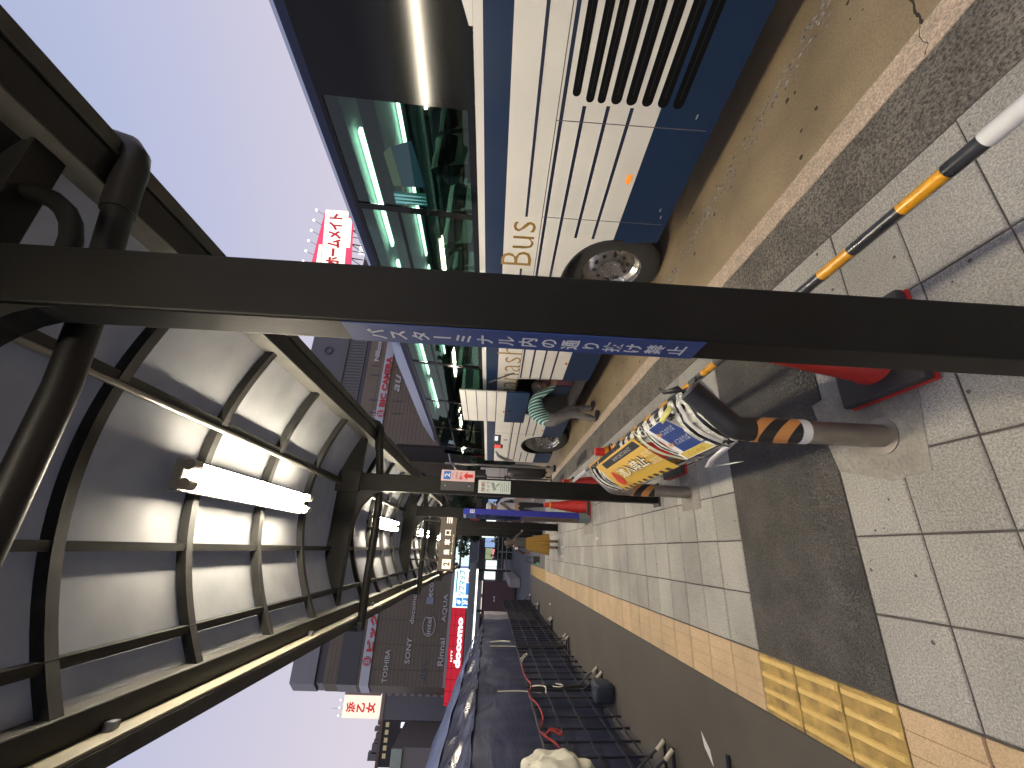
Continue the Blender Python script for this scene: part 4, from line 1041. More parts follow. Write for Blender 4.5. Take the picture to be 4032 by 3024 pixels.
# man in white shirt and cap behind the blue column
mn = thing('person', 'person in a white shirt and pale cap standing behind the blue column', 'person', (1.03, 11.2, 0))
wsh = mat('white_shirt', (.42, .43, .47), .85, bump=.4, bscale=12)
def standing(parent, mats, lean=0.0, h=1.0, arms=None):
    a = arms or [((.19, 0, 1.36), .055), ((.25, -.03, 1.10), .042), ((.25, -.10, .86), .030), ((-.19, 0, 1.36), .055), ((-.25, -.03, 1.10), .042), ((-.25, -.10, .86), .030)]
    N_ = [((0, 0, .93), (.15, .115)), ((.0, 0, 1.12), (.13, .105)), ((.0, lean, 1.33), (.17, .11)), ((0, lean, 1.45), .055), ((.0, lean, 1.52), .05),
          ((-.09, 0, .84), .085), ((-.10, 0, .48), .062), ((-.10, .02, .11), .045), ((-.10, .02, .06), .045), ((-.11, -.11, .035), .036),
          ((.09, 0, .84), .085), ((.10, 0, .48), .062), ((.10, .02, .11), .045), ((.10, .02, .06), .045), ((.11, -.11, .035), .036)] + a
    N_ = [((p[0][0] * h, p[0][1] * h, p[0][2] * h), p[1]) for p in N_]
    def pk(c):
        if c.z < .08: return 2
        if c.z < .93 * h and abs(c.x) < .2 * h: return 1
        if c.z > 1.46 * h or c.z < 1.02 * h: return 3
        return 0
    return skinned('body', N_, E_, None, parent, mats=mats, pick=pk)
dkt = mat('dark_trousers', (.02, .02, .025), .9)
standing(mn, [wsh, dkt, shoe, skin], .02)
head((0, -.02, 1.62), (-.5, -1, -.3), (0, 0, 1), mn)
G().lathe([(.13, 1.64), (.128, 1.69), (.10, 1.745), (.04, 1.765)], (0, 0, 0), 20).out('cap', mat('pale_cap', (.45, .45, .43), .8), mn, local=True, smooth=True)
G().prism([(-.12, -.06), (-.10, -.19), (0, -.24), (.08, -.19), (.10, -.06)], 'z', 1.635, 1.65).out('cap_brim', MATS['pale_cap'], mn, local=True)
G().tube([(.10, -.115, 1.40), (0, -.13, 1.25), (-.14, -.12, 1.05)], .028, 8).out('bag_strap', mat('brown_strap', (.12, .07, .04), .7), mn, local=True, smooth=True)
for sx in (-.25, .25): hand((sx, -.11, .85), (0, -.1, -1), (0, -1, 0), mn)
# staff in dark clothes near the coach door
dk = thing('covered_trolley', 'bulky black covered trolley on small wheels below the white route panel', 'trolley', (2.12, 12.0, 0))
G().grid(lambda u, v: (.21 * math.cos(2 * math.pi * u) * math.sin(math.pi * v) ** .45 * (1 + .12 * noise.noise(Vector((u * 6, v * 4, 1)))), .25 * math.sin(2 * math.pi * u) * math.sin(math.pi * v) ** .45, .68 - .56 * math.cos(math.pi * v)), 28, 22).out('cover', mat('black_cover', (.015, .014, .015), .5, bump=.8, bscale=9), dk, local=True, smooth=True)
for sx in (-.15, .15): G().tube([(sx - .02, -.1, .07), (sx + .02, -.1, .07)], .07, 14).out('wheel', rubber, dk, local=True, smooth=True)
G().tube([(-.12, .1, .9), (-.12, .22, 1.30), (.12, .22, 1.30), (.12, .1, .9)], .012, 8).out('handle', steel, dk, local=True, smooth=True)
mat('black_hair', (.012, .01, .01), .6)
p3 = thing('person', 'person in pale shirt standing far behind the one in the mustard skirt', 'person', (.80, 15.0, 0))
standing(p3, [mat('lilac_shirt', (.16, .15, .18), .85), mat('pale_trousers', (.07, .065, .06), .9), shoe, skin])
head((0, 0, 1.62), (.3, -1, -.1), (0, 0, 1), p3); hairdo((0, 0, 1.62), (.3, -1, -.1), (0, 0, 1), p3, MATS['black_hair'])
for sx in (-.25, .25): hand((sx, -.11, .85), (0, -.1, -1), (0, -1, 0), p3)
# ------------------------------------------------------------------ blue tarpaulin stall and the black wire racks in front of it
def vinyl(name, col, rough, coat, bs=.35, sc=1.3, st=(1, .8, 2.2)):
    m = mat(name, col, rough, var=.3, scale=2.2, coat=coat)
    n = m.node_tree; b = n.nodes['Principled BSDF']; tc = n.nodes['Texture Coordinate'] if 'Texture Coordinate' in n.nodes else n.nodes.new('ShaderNodeTexCoord')
    no = n.nodes.new('ShaderNodeTexNoise'); no.inputs['Scale'].default_value = sc; no.inputs['Detail'].default_value = 3; no.inputs['Distortion'].default_value = 1.6
    mp = n.nodes.new('ShaderNodeMapping'); mp.inputs['Scale'].default_value = st; n.links.new(tc.outputs['Object'], mp.inputs[0]); n.links.new(mp.outputs[0], no.inputs['Vector'])
    bp = n.nodes.new('ShaderNodeBump'); bp.inputs['Strength'].default_value = bs; bp.inputs['Distance'].default_value = .05
    n.links.new(no.outputs[0], bp.inputs['Height']); n.links.new(bp.outputs[0], b.inputs['Normal']); return m
tarpm = vinyl('blue_tarpaulin', (.008, .013, .045), .5, .0)
flapm = vinyl('glossy_blue_vinyl', (.018, .021, .048), .30, .2, .7, 1.0, (1, 1.4, .9))
roofm = vinyl('tarpaulin_top', (.10, .12, .20), .55, 0)
tp = thing('tarpaulin_stall', 'long market stall fully covered with dark blue tarpaulin along the walkway', 'stall', (-2.1, 8.0, 0))
def nz(a, b, c=0): return noise.noise(Vector((a, b, c)))
EZ = 1.70
def side(u, v):
    y = 2.0 + 11.2 * u; z = .10 + (EZ - .10) * v
    fold = .035 * math.sin(y * 5.3 + 1.3 * math.sin(y * 1.7)) * (1 - v) + .04 * nz(y * 1.3, z * 1.6) + .02 * nz(y * 4, z * 3, 4)
    return (-1.80 + fold, y, z)
G().grid(side, 260, 26).out('side_curtain', tarpm, tp, smooth=True)
def flap(u, v):
    y = 2.0 + 11.3 * u
    zt = 2.06 - .020 * (y - 4); xt = -2.12
    k = abs(math.sin(y * 1.25 + .6)) ** .6
    x = -1.765 + (xt + 1.765) * v; z = EZ - .02 + (zt - EZ) * v
    sag = -.05 * math.sin(math.pi * v) * k + .03 * nz(y * 2.2 + v * 3, v * 3) + .022 * math.sin(y * 7 + v * 9) * math.sin(math.pi * v)
    return (x + .5 * sag, y, z + sag)
G().grid(flap, 300, 16).out('vinyl_flap', flapm, tp, smooth=True)
def rf(u, v):
    y = 2.0 + 11.3 * u; z0 = 2.06 - .020 * (y - 4)
    if v < .6: x = -2.12 - 1.0 * v; z = z0 + (.42 - .018 * (y - 4)) * v / .6 * .9
    else: x = -2.72 - 1.2 * (v - .6); z = z0 + (.42 - .018 * (y - 4)) * .9 - 1.0 * (v - .6)
    return (x, y, z + .03 * nz(y * 1.2, v * 5, 2))
G().grid(rf, 120, 12).out('top_sheet', roofm, tp, smooth=True)
G().grid(lambda u, v: (-1.80 - .95 * u, 13.2 + .03 * nz(u * 5, v * 4), .1 + (EZ + .25 * u - .1) * v), 12, 12).out('end_curtain', tarpm, tp, smooth=True)
rope = mat('white_rope', (.50, .47, .40), .8); rrope = mat('red_rope', (.22, .018, .02), .8)
def ropeo(pts, m, r, parent, name='rope'):
    P = [Vector(p) for p in pts]; out = []
    for i in range(len(P) - 1):
        p0, p1, p2, p3 = P[max(i - 1, 0)], P[i], P[i + 1], P[min(i + 2, len(P) - 1)]
        for k in range(6):
            t = k / 6; out.append(.5 * ((2 * p1) + (-p0 + p2) * t + (2 * p0 - 5 * p1 + 4 * p2 - p3) * t * t + (-p0 + 3 * p1 - 3 * p2 + p3) * t ** 3))
    out.append(P[-1])
    return G().tube(out, r, 7).out(name, m, parent, smooth=True)
for yy, z0, z1 in ((6.62, .82, 1.40), (9.4, .25, 1.5)):
    ropeo([(-1.735, yy, z1), (-1.73, yy + .03, (z0 + z1) / 2), (-1.735, yy, z0)], rope, .008, tp, 'tie_rope')
ropeo([(-1.73, 9.75, 1.5), (-1.72, 9.8, 1.3), (-1.70, 9.7, 1.1)], rope, .016, tp, 'tie_rope')
rackm = mat('rack_black', (.015, .016, .024), .35, .3)
def rack(y0, y1, label, nv, zt=1.0, lean=.03):
    t = thing('wire_rack', label, 'wire rack', (-1.68, (y0 + y1) / 2, 0), group='black wire racks in front of the blue stall')
    X = lambda z: -1.66 - lean * z
    for z in (zt, .77, .53, .29, .12): G().tube([(X(z), y0, z), (X(z), y1, z)], .014 if z == zt else .011, 8).out('rail', rackm, t, smooth=True)
    for k in range(nv + 1):
        y = y0 + (y1 - y0) * k / nv; G().tube([(X(.05), y, .05), (X(zt), y, zt)], .022 if k in (0, nv) else .011, 8).out('upright', rackm, t, smooth=True)
    for y in (y0 + .05, y1 - .05):
        G().tube([(-1.86, y, .03), (-1.44, y, .03)], .015, 8).out('foot', rackm, t, smooth=True)
        G().tube([(-1.46, y, .035), (X(.30), y, .30)], .011, 8).out('brace', rackm, t, smooth=True)
        G().tube([(-1.45, y, .03), (-1.52, y + .0, .10)], .018, 8).out('foot_sleeve', mat('sleeve_metal', (.42, .38, .30), .4, .4), t, smooth=True)
    return t
rack(2.35, 4.22, 'near black wire rack cut by the left edge of the view', 5)
rack(4.30, 6.55, 'black wire rack with red rope tied along its top rail', 7)
rack(6.70, 9.05, 'black wire rack behind the blue sandbag, tied with white rope', 7)
rack(9.2, 11.3, 'black wire rack at the far end of the tarpaulin, white ties on it', 8)
rack(11.4, 14.2, 'farthest black wire rack beyond the end of the blue tarpaulin', 14)
rack(14.3, 17.0, 'last black wire rack in front of the maroon box', 14, zt=1.05)
rt = thing('red_rope', 'thin red rope looped along the top of the second wire rack', 'rope', (-1.69, 5.5, .95))
ropeo([(-1.70, 4.4, .90), (-1.665, 4.75, .86), (-1.66, 5.0, .97), (-1.69, 5.25, 1.0), (-1.665, 5.5, .93), (-1.66, 5.9, .95), (-1.69, 6.3, 1.01), (-1.67, 6.5, .98), (-1.66, 6.7, .95), (-1.67, 7.1, 1.0), (-1.68, 7.9, 1.0)], rrope, .011, rt, 'strand')
ropeo([(-1.66, 5.02, .97), (-1.63, 5.05, .90), (-1.64, 4.98, .82), (-1.65, 5.10, .80), (-1.64, 5.12, .90), (-1.66, 5.0, .96)], rrope, .011, rt, 'knot')
wt = thing('white_rope', 'short white rope knotted round the rails of the wire racks', 'rope', (-1.67, 6.6, .8))
ropeo([(-1.67, 6.62, .97), (-1.64, 6.55, .86), (-1.64, 6.50, .78), (-1.65, 6.30, .80)], rope, .009, wt, 'strand')
ropeo([(-1.66, 6.62, .66), (-1.62, 6.45, .60), (-1.63, 6.55, .54), (-1.64, 6.68, .62)], rope, .007, wt, 'strand')
ropeo([(-1.68, 7.9, 1.0), (-1.64, 8.05, .95), (-1.62, 8.2, .88), (-1.64, 8.35, .90), (-1.67, 8.1, 1.0)], rope, .010, wt, 'strand')
sb = thing('weight_bag', 'dark navy boxy weight bag standing on the foot of the wire rack', 'weight bag', (-1.56, 6.1, .02))
def sbf(u, v):
    a = 2 * math.pi * u; q = lambda t: math.copysign(abs(t) ** .35, t); s_ = math.sin(math.pi * v) ** .3
    return (-1.56 + .11 * q(math.cos(a)) * s_, 6.08 + .14 * q(math.sin(a)) * s_, .13 - .115 * q(math.cos(math.pi * v)) + .012 * nz(u * 9, v * 5))
G().grid(sbf, 40, 24).out('bag', mat('navy_bag', (.018, .026, .045), .5, var=.3, scale=8, bump=.5, bscale=12), sb, smooth=True)
cl = thing('cloth_bundle', 'off white bunched cloth at the left edge in front of the blue tarpaulin', 'cloth', (-1.30, 3.62, 1.0))
def cf(u, v):
    a = 2 * math.pi * u; s_ = math.sin(math.pi * v) ** .8; k = 1 + .16 * nz(math.cos(a) * 1.8, math.sin(a) * 1.8 + v * 2, 3)
    A, B, C = math.cos(a) * s_, math.sin(a) * s_, math.cos(math.pi * v)
    f = .030 * nz(A * 2.2, B * 2.2, C * 2.5) + .014 * (1 - abs(nz(A * 1.6, B * 4.2, C * 1.6 + 9)) * 3)
    return (-1.33 + (.13 * k + f) * s_ * math.cos(a), 3.28 + (.27 * k + f) * s_ * math.sin(a), 1.10 - (.24 * k + f) * math.cos(math.pi * v))
G().grid(cf, 110, 70).out('cloth', mat('off_white_cloth', (.50, .48, .40), .85, var=.12, scale=6, bump=.4, bscale=9), cl, smooth=True)
G().tube([(-1.33, 3.28, .0), (-1.33, 3.28, .95)], .018, 10).out('stand', rackm, cl)
G().tube([(-1.50, 3.28, .015), (-1.16, 3.28, .015)], .015, 8).tube([(-1.33, 3.13, .015), (-1.33, 3.43, .015)], .015, 8).out('stand_foot', rackm, cl)

# ------------------------------------------------------------------ things beyond the stall
wb = thing('storage_box', 'tall pale grey storage box beyond the end of the blue stall', 'storage box', (-2.2, 15.0, 0))
G().box(-3.1, -1.85, 14.6, 15.3, .12, 1.68).out('body', mat('pale_grey_panel', (.26, .25, .26), .6, var=.12, scale=4), wb, bevel=.02)
G().box(-3.1, -1.85, 14.6, 15.3, .02, .12).out('base', blackm, wb)
mbx = thing('information_kiosk', 'dark maroon kiosk box with two white labels beyond the wire racks', 'kiosk', (-2.8, 27, 0))
maroon = mat('maroon_panel', (.055, .022, .028), .5, var=.15, scale=2)
G().box(-3.35, -1.72, 26.5, 28.2, .10, 1.85).out('body', maroon, mbx, bevel=.03)
G().box(-3.38, -1.69, 26.47, 28.2, 1.85, 1.92).out('lid', maroon, mbx, bevel=.02)
for zz in (1.02, 1.12): G().box(-2.6 - (zz - 1), -2.42 - (zz - 1), 26.485, 26.50, 1.20, 1.26).out('label_plate', whitesign, mbx)
pc = thing('low_wall', 'pale concrete block wall along the walkway beyond the racks', 'wall', (-1.6, 24, 0))
G().box(-1.70, -1.30, 23, 30, 0, .55).out('wall', mat('pale_concrete', (.22, .20, .19), .8, var=.15, scale=3), pc, bevel=.02)
# parked second shelter with a lit edge
s2_ = thing('far_shelter', 'grey far shelter roof with a long white light under its edge', 'bus shelter', (-7, 34, 0))
G().box(-15, -.9, 32, 36, 2.50, 2.95).out('roof', mat('grey_roof', (.14, .15, .155), .5), s2_, bevel=.08)
G().box(-14.5, -1.3, 32.2, 32.3, 2.36, 2.46).out('light_edge', emis('far_white_light', (1, 1, .92), 3.0), s2_)
for xx in (-12, -8, -4.2, -1.5): G().box(xx, xx + .16, 34, 34.16, -.2, 2.5).out('post', steel, s2_)
# slim stop pole by the coach front
sp = thing('stop_pole', 'slim steel pole with a small amber light beside the coach front', 'pole', (2.05, 10.9, 0))
G().tube([(2.05, 10.9, 0), (2.05, 10.9, 2.9)], .026, 12).out('pole', mat('pole_steel', (.30, .29, .26), .3, .8), sp, smooth=True)
G().tube([(2.05, 10.9, .0), (2.05, 10.9, .06)], .09, 14).out('base', blackm, sp)
# white vehicle / notice panel further along the kerb
pv = thing('route_board', 'white route notice panel with black arrow and number two beside the road', 'sign', (2.0, 12.6, 0))
G().box(1.62, 2.30, 12.60, 12.64, .95, 2.02).out('board', mat('pale_board', (.50, .47, .46), .5), pv, bevel=.01)
G().box(1.64, 2.28, 12.596, 12.60, 1.88, 1.90).box(1.64, 2.28, 12.596, 12.60, 1.42, 1.434).out('rule', mat('board_rule', (.20, .05, .05), .5), pv)
text('←2', (1.90, 12.595, 1.20), (1, 0, 0), (0, 0, 1), .42, .20, blackm, pv, bold=.03)
G().box(1.66, 1.70, 12.6, 12.64, 0, .95).box(2.22, 2.26, 12.6, 12.64, 0, .95).out('leg', steel, pv)
# luggage trolley / round dark mirror on a stand by the coach door
rm_ = thing('round_mirror', 'small black rounded mirror on an arm in front of the white route panel', 'mirror', (1.9, 11.6, 0))
G().box(1.78, 1.93, 11.55, 11.60, 1.80, 2.03).out('mirror_head', blackm, rm_, bevel=.03)
G().tube([(1.86, 11.6, 0), (1.86, 11.6, 1.85)], .016, 8).out('stand', steel, rm_, smooth=True)
G().tube([(1.72, 11.6, .02), (2.0, 11.6, .02)], .02, 8).out('foot', blackm, rm_)

# kerbside railing and planting beyond the pavement
rl = thing('guard_rail', 'grey guard rail across the far end of the walkway', 'railing', (-.2, 31, 0))
for z in (.45, .75, 1.05): G().tube([(-1.3, 31, z), (3.4, 31, z)], .035, 8).out('rail', mat('rail_grey', (.16, .16, .15), .5, .3), rl, smooth=True)
for k in range(5): G().tube([(-1.2 + k * 1.1, 31, -.2), (-1.2 + k * 1.1, 31, 1.05)], .04, 8).out('post', MATS['rail_grey'], rl, smooth=True)
leaf = mat('leaf_dark', (.022, .042, .016), .7, var=.5, scale=3); leaf2 = mat('leaf_mid', (.05, .085, .03), .7, var=.4, scale=3); bark = mat('bark', (.05, .038, .028), .9, bump=.8, bscale=20)
def crown(name, c, rad, n, m, parent, sz=.16, seed=1):
    rnd = random.Random(seed); g = G()
    cl_ = [(Vector((rnd.gauss(0, .42), rnd.gauss(0, .42), rnd.gauss(0, .40))), rnd.uniform(.25, .5)) for _ in range(16)]
    for _ in range(n):
        cc, rr = rnd.choice(cl_); d = Vector((rnd.gauss(0, 1), rnd.gauss(0, 1), rnd.gauss(0, 1))).normalized() * rr * rnd.uniform(.5, 1)
        p = Vector(c) + Vector(((cc.x + d.x) * rad[0], (cc.y + d.y) * rad[1], (cc.z + d.z) * rad[2]))
        a = Vector((rnd.gauss(0, 1), rnd.gauss(0, 1), rnd.gauss(0, 1))).normalized() * sz * rnd.uniform(.6, 1.3); b = a.cross(Vector((rnd.gauss(0, 1), rnd.gauss(0, 1), rnd.gauss(0, 1)))).normalized() * sz * .55
        g.add([p - a, p + b, p + a, p - b], [(0, 1, 2, 3)])
    return g.out(name, m, parent, mats=[m, leaf2], pick=lambda ce, no: 1 if nz(ce.x * 1.1, ce.y * 1.1, ce.z * 1.1) > .12 else 0)
def tree(x, y, h, r_, label, seed, sz=.16):
    t = thing('street_tree', label, 'tree', (x, y, -.2), group='street trees beyond the stops')
    G().tube([(x, y, -.2), (x + .05, y, h * .35), (x - .05, y, h * .6), (x + .1, y, h * .85)], [.17, .13, .09, .04], 9).out('trunk', bark, t, smooth=True)
    for k in range(5):
        a = k * 1.3 + seed; G().tube([(x, y, h * (.38 + .07 * k)), (x + r_ * .35 * math.cos(a), y + r_ * .35 * math.sin(a), h * (.52 + .07 * k)), (x + r_ * .75 * math.cos(a), y + r_ * .75 * math.sin(a), h * (.62 + .08 * k))], [.06, .04, .015], 6).out('limb', bark, t, smooth=True)
    crown('crown', (x, y, h * .74), (r_, r_, h * .33), 5200, leaf, t, sz, seed); return t
tree(4.0, 46, 6.6, 2.4, 'leafy tree above the person in the mustard skirt', 3); tree(1.9, 50, 6.2, 2.1, 'leafy tree in front of the pale lit building', 5)
tree(8.5, 44, 4.2, 2.2, 'dark leafy tree behind the second shelter post', 8); tree(6.3, 40, 4.0, 2.0, 'dark tree behind the blue column and the coach front', 11)
for i, (x0, x1, y) in enumerate(((-.6, 3.6, 33.5), (3.8, 8.0, 33.0))):
    t = thing('hedge', ['dark clipped hedge behind the guard rail on the left', 'dark clipped hedge behind the blue column on the right'][i], 'hedge', ((x0 + x1) / 2, y, 0))
    rnd = random.Random(i); g = G()
    for _ in range(3200):
        p = Vector((rnd.uniform(x0, x1), y + rnd.uniform(-.4, .4), rnd.uniform(-.1, 1.25 + .2 * nz(rnd.random() * 9, i)))); a = Vector((rnd.gauss(0, 1), rnd.gauss(0, 1), rnd.gauss(0, 1))).normalized() * .09; b = a.cross(Vector((rnd.gauss(0, 1), rnd.gauss(0, 1), rnd.gauss(0, 1)))).normalized() * .05
        g.add([p - a, p + b, p + a, p - b], [(0, 1, 2, 3)])
    g.out('foliage', leaf, t)
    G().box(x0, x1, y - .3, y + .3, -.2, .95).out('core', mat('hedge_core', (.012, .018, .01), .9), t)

# ------------------------------------------------------------------ buildings; az in degrees, el = height over distance as seen from the stop
def cv(D, az, el_): return (D * math.tan(R(az)), CAMZ + el_ * D / math.cos(R(az)))
D1, D2 = 82.0, 65.6
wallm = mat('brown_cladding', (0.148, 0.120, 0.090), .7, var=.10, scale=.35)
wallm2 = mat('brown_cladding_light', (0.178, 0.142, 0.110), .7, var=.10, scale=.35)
greyw = mat('grey_cladding', (0.22, 0.22, 0.23), .6, var=.08, scale=.3)
darkw = mat('dark_glazing', (.040, .040, .048), .3)
bandm = mat('pale_band', (.48, .50, .55), .55)
seam = mat('cladding_seam', (.128, .102, .080), .8)
redl = mat('store_red', (.5, .03, .035), .5)
lett = mat('metal_lettering', (.48, .46, .45), .5)
A = thing('department_store', 'tall brown electronics store with pale banded sign and metal brand lettering', 'building', (0, D1, -.4))
def bA(x0, x1, z0, z1, nm, m, y=0.0, depth=20, bev=0): return G().box(x0, x1, D1 - y, D1 - y + depth, z0, z1).out(nm, m, A, bevel=bev)
xl = cv(D1, -14.5, 0)[0]; xr = 20.0
# main wall with a chamfered left corner
def ch(z0, z1, nm, m, y=0.0, cut=2.3, depth=20):
    return G().prism([(xl, D1 - y), (xr, D1 - y), (xr, D1 + depth), (xl - 1.6, D1 + depth), (xl - 1.6, D1 - y + cut)], 'z', z0, z1).out(nm, m, A)
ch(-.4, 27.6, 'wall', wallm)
ch(27.6, 28.9, 'dark_recess', darkw, y=-.3)
ch(28.9, 32.8, 'parapet', greyw, y=.25)
ch(22.2, 25.4, 'glazing_band', darkw, y=.12)
ch(cv(D1, -11.0, .2225)[1], cv(D1, -11.0, .2400)[1], 'sign_band', bandm, y=.35)
# cladding courses: dark joints between the rows
g = G()
for k in range(40):
    z = 6.4 + k * .62
    if z > 27.4: break
    g.box(xl, xr, D1 - .03, D1, z, z + .05)
o = g.out('cladding_joint', seam, A); o['kind'] = 'stuff'
for k in range(11):
    x = xl + 3.6 * k + 2.2
    if x < xr: G().box(x, x + .07, D1 - .04, D1, 6.2, 22.1).out('panel_joint', seam, A)
fX, fZ = (1, 0, 0), (0, 0, 1)
def signA(s, az0, az1, el0, el1, m=lett, y=.18, bold=.015, D=D1, parent=A, **k):
    x0, _ = cv(D, az0, 0); x1, _ = cv(D, az1, 0); azm = (az0 + az1) / 2; z0 = cv(D, azm, el0)[1]; z1 = cv(D, azm, el1)[1]
    # raised letters with a shadow gap
    return text(s, ((x0 + x1) / 2, D - y, (z0 + z1) / 2), fX, fZ, x1 - x0, z1 - z0, m, parent, bold=bold, depth=.05, **k)
signA('TOSHIBA', -14.2, -11.1, .1868, .1965); signA('SONY', -12.4, -9.85, .1475, .1575); signA('AEG', -14.1, -12.1, .1125, .1245, mat('dim_lettering', (.12, .12, .12), .5))
signA('Rinnai', -12.5, -9.8, .081, .0925); signA('docomo', -8.5, -5.3, .1495, .1585); signA('intel', -9.5, -7.75, .1125, .1225)
signA('AQUA', -8.2, -5.2, .0825, .093); signA('eco', -5.6, -4.0, .1165, .1255); signA('ビックカメラ', -11.35, -3.5, .2235, .2385, redl, y=.42, bold=.05)
# ring round the chip maker lettering and the round emblem
x, z = cv(D1, -8.6, .117)
G().tube([(x + 1.55 * math.cos(t), D1 - .2, z + 1.05 * math.sin(t)) for t in [.5 + k * 5.3 / 30 for k in range(31)]], .07, 6).out('lettering_ring', lett, A)
def emblem(D, az, el_, r_, parent, yo):
    x, z = cv(D, az, el_)
    G().prism([(x + r_ * math.cos(t), z + r_ * math.sin(t)) for t in [2 * math.pi * k / 28 for k in range(28)]], 'y', D - yo - .05, D - yo).out('emblem_disc', redl, parent)
    text('B', (x, D - yo - .06, z), fX, fZ, r_ * .85, r_ * 1.2, bandm, parent, bold=.01, depth=.01)
    G().tube([(x + r_ * .82 * math.cos(t), D - yo - .07, z + r_ * .82 * math.sin(t)) for t in [2 * math.pi * k / 28 for k in range(29)]], .03, 5).out('emblem_ring', bandm, parent)
emblem(D1, -12.25, .2302, .66, A, .40)
x, z = cv(D1, -6.0, .121); G().box(x - .55, x + .55, D1 - .2, D1, z - .6, z + .6).out('logo_square', mat('logo_blue_grey', (.22, .24, .32), .5), A)
# street level lit signs
e_w = emis('lit_white', (.80, 1.0, .98), 1.05); e_r = emis('lit_red', (.62, .01, .03), .55); e_b = emis('lit_blue', (.02, .22, .62), .85); e_t = emis('lit_teal', (.04, .35, .45), .6); e_v = emis('lit_violet', (.16, .16, .60), .8)
def sgn(nm, az0, az1, el0, el1, m, y, parent=A, D=D1):
    x0, x1 = cv(D, az0, 0)[0], cv(D, az1, 0)[0]; am = (az0 + az1) / 2
    return G().box(x0, x1, D - y, D - y + .25, cv(D, am, el0)[1], cv(D, am, el1)[1]).out(nm, m, parent)
sgn('canopy_trim', -14.4, -2.2, .0735, .079, mat('canopy_grey', (.30, .29, .29), .5), .8)
sgn('red_sign', -16.0, -6.62, .044, .0735, e_r, .5)
for k in range(9): sgn('sign_joint', -15.8 + k * 1.05, -15.77 + k * 1.05, .044, .0735, mat('sign_joint_dark', (.3, .02, .02), .5), .56)
for el_ in (.052, .0635): sgn('sign_joint', -15.9, -6.62, el_, el_ + .0006, MATS['sign_joint_dark'], .56)
signA('docomo', -12.6, -7.6, .0475, .0605, emis('lit_letter', (1, 1, 1), 1.2), y=.60, bold=.05)
signA('NTT', -12.0, -10.9, .0635, .067, MATS['lit_letter'], y=.60)
sgn('white_sign', -6.6, -2.25, .037, .073, e_w, .5)
sgn('floor_sign', -6.45, -5.55, .0395, .052, e_b, .56); sgn('floor_sign', -6.45, -5.55, .0535, .066, e_b, .56)
signA('3F', -6.25, -5.75, .041, .0505, MATS['lit_letter'], y=.60, bold=.03); signA('4F', -6.25, -5.75, .055, .0645, MATS['lit_letter'], y=.60, bold=.03)
signA('ソフマップ', -5.3, -2.45, .050, .064, e_t, y=.60, bold=.03); sgn('blue_strip', -5.2, -3.9, .0405, .0475, e_b, .56); sgn('red_strip', -3.8, -2.6, .0405, .0435, e_r, .56)
sgn('floor_strip', -5.0, -2.6, .0665, .0690, e_t, .56)
sgn('violet_sign', -2.2, -1.65, .045, .0715, e_v, .6)
# canopy and dark shopfront under the signs
G().box(xl - 6, 4, D1 - 3.5, D1, cv(D1, -6, .0180)[1] - .3, cv(D1, -6, .0245)[1]).out('shopfront_canopy', mat('shop_canopy_grey', (.20, .20, .21), .6), A)
lit_shop = emis('lit_shopfront', (1, .93, .80), .9)
for k in range(9):
    x = xl + 2 + k * 3.0
    if k % 3 != 2: G().box(x, x + 2.4, D1 - .6, D1 - .3, -.2, 2.7).out('shop_window', lit_shop, A)
    else: G().box(x, x + 2.4, D1 - .6, D1 - .3, -.2, 2.7).out('shop_window', darkw, A)

B = thing('department_store_wing', 'taller brown wing of the store with pale band reading BIC CAMERA', 'building', (30, D2, -.4))
xb0 = cv(D2, 13.0, 0)[0]
def bB(x0, x1, z0, z1, nm, m, y=0.0, depth=22): return G().box(x0, x1, D2 - y, D2 - y + depth, z0, z1).out(nm, m, B)
zt = cv(D2, 25, .4500)[1]
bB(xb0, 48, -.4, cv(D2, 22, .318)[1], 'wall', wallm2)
bB(xb0 + 1.4, 48, cv(D2, 22, .318)[1], cv(D2, 22, .33)[1], 'dark_recess', darkw, y=-.4)
bB(xb0 + 1.4, 48, cv(D2, 22, .33)[1], cv(D2, 22, .372)[1], 'louvre_storey', mat('louvre_grey', (.13, .13, .135), .6), y=-.2)
g = G()
for k in range(60):
    x = xb0 + 2 + k * .55; g.box(x, x + .07, D2 + .08, D2 + .2, cv(D2, 22, .333)[1], cv(D2, 22, .370)[1])
o = g.out('louvre', mat('louvre_dark', (.08, .08, .085), .6), B); o['kind'] = 'stuff'
bB(xb0 + 1.4, 48, cv(D2, 22, .372)[1], cv(D2, 22, .386)[1], 'ledge', mat('ledge_grey', (.10, .10, .105), .6), y=.1)
bB(xb0 + 1.4, 48, cv(D2, 22, .386)[1], zt, 'top_storey', mat('slate_grey', (.105, .105, .12), .6), y=-.1)
x, z = cv(D2, 25.1, .4075)
G().tube([(x + .62 * math.cos(t), D2 - .02, z + .62 * math.sin(t)) for t in [2 * math.pi * k / 24 for k in range(25)]], .11, 6).out('ring_emblem', mat('ring_dark', (.05, .05, .055), .5), B)
bB(xb0 + .6, 48, cv(D2, 22, .2600)[1], cv(D2, 22, .2785)[1], 'sign_band', bandm, y=.35)
g = G()
for k in range(40):
    z = 1.5 + k * .62
    if z > 22.4: break
    g.box(xb0, 48, D2 - .03, D2, z, z + .05)
o = g.out('cladding_joint', seam, B); o['kind'] = 'stuff'
signA('BIC CAMERA', 17.7, 24.55, .2620, .2760, redl, y=.42, bold=.05, D=D2, parent=B)
emblem(D2, 16.8, .2760, .62, B, .40)
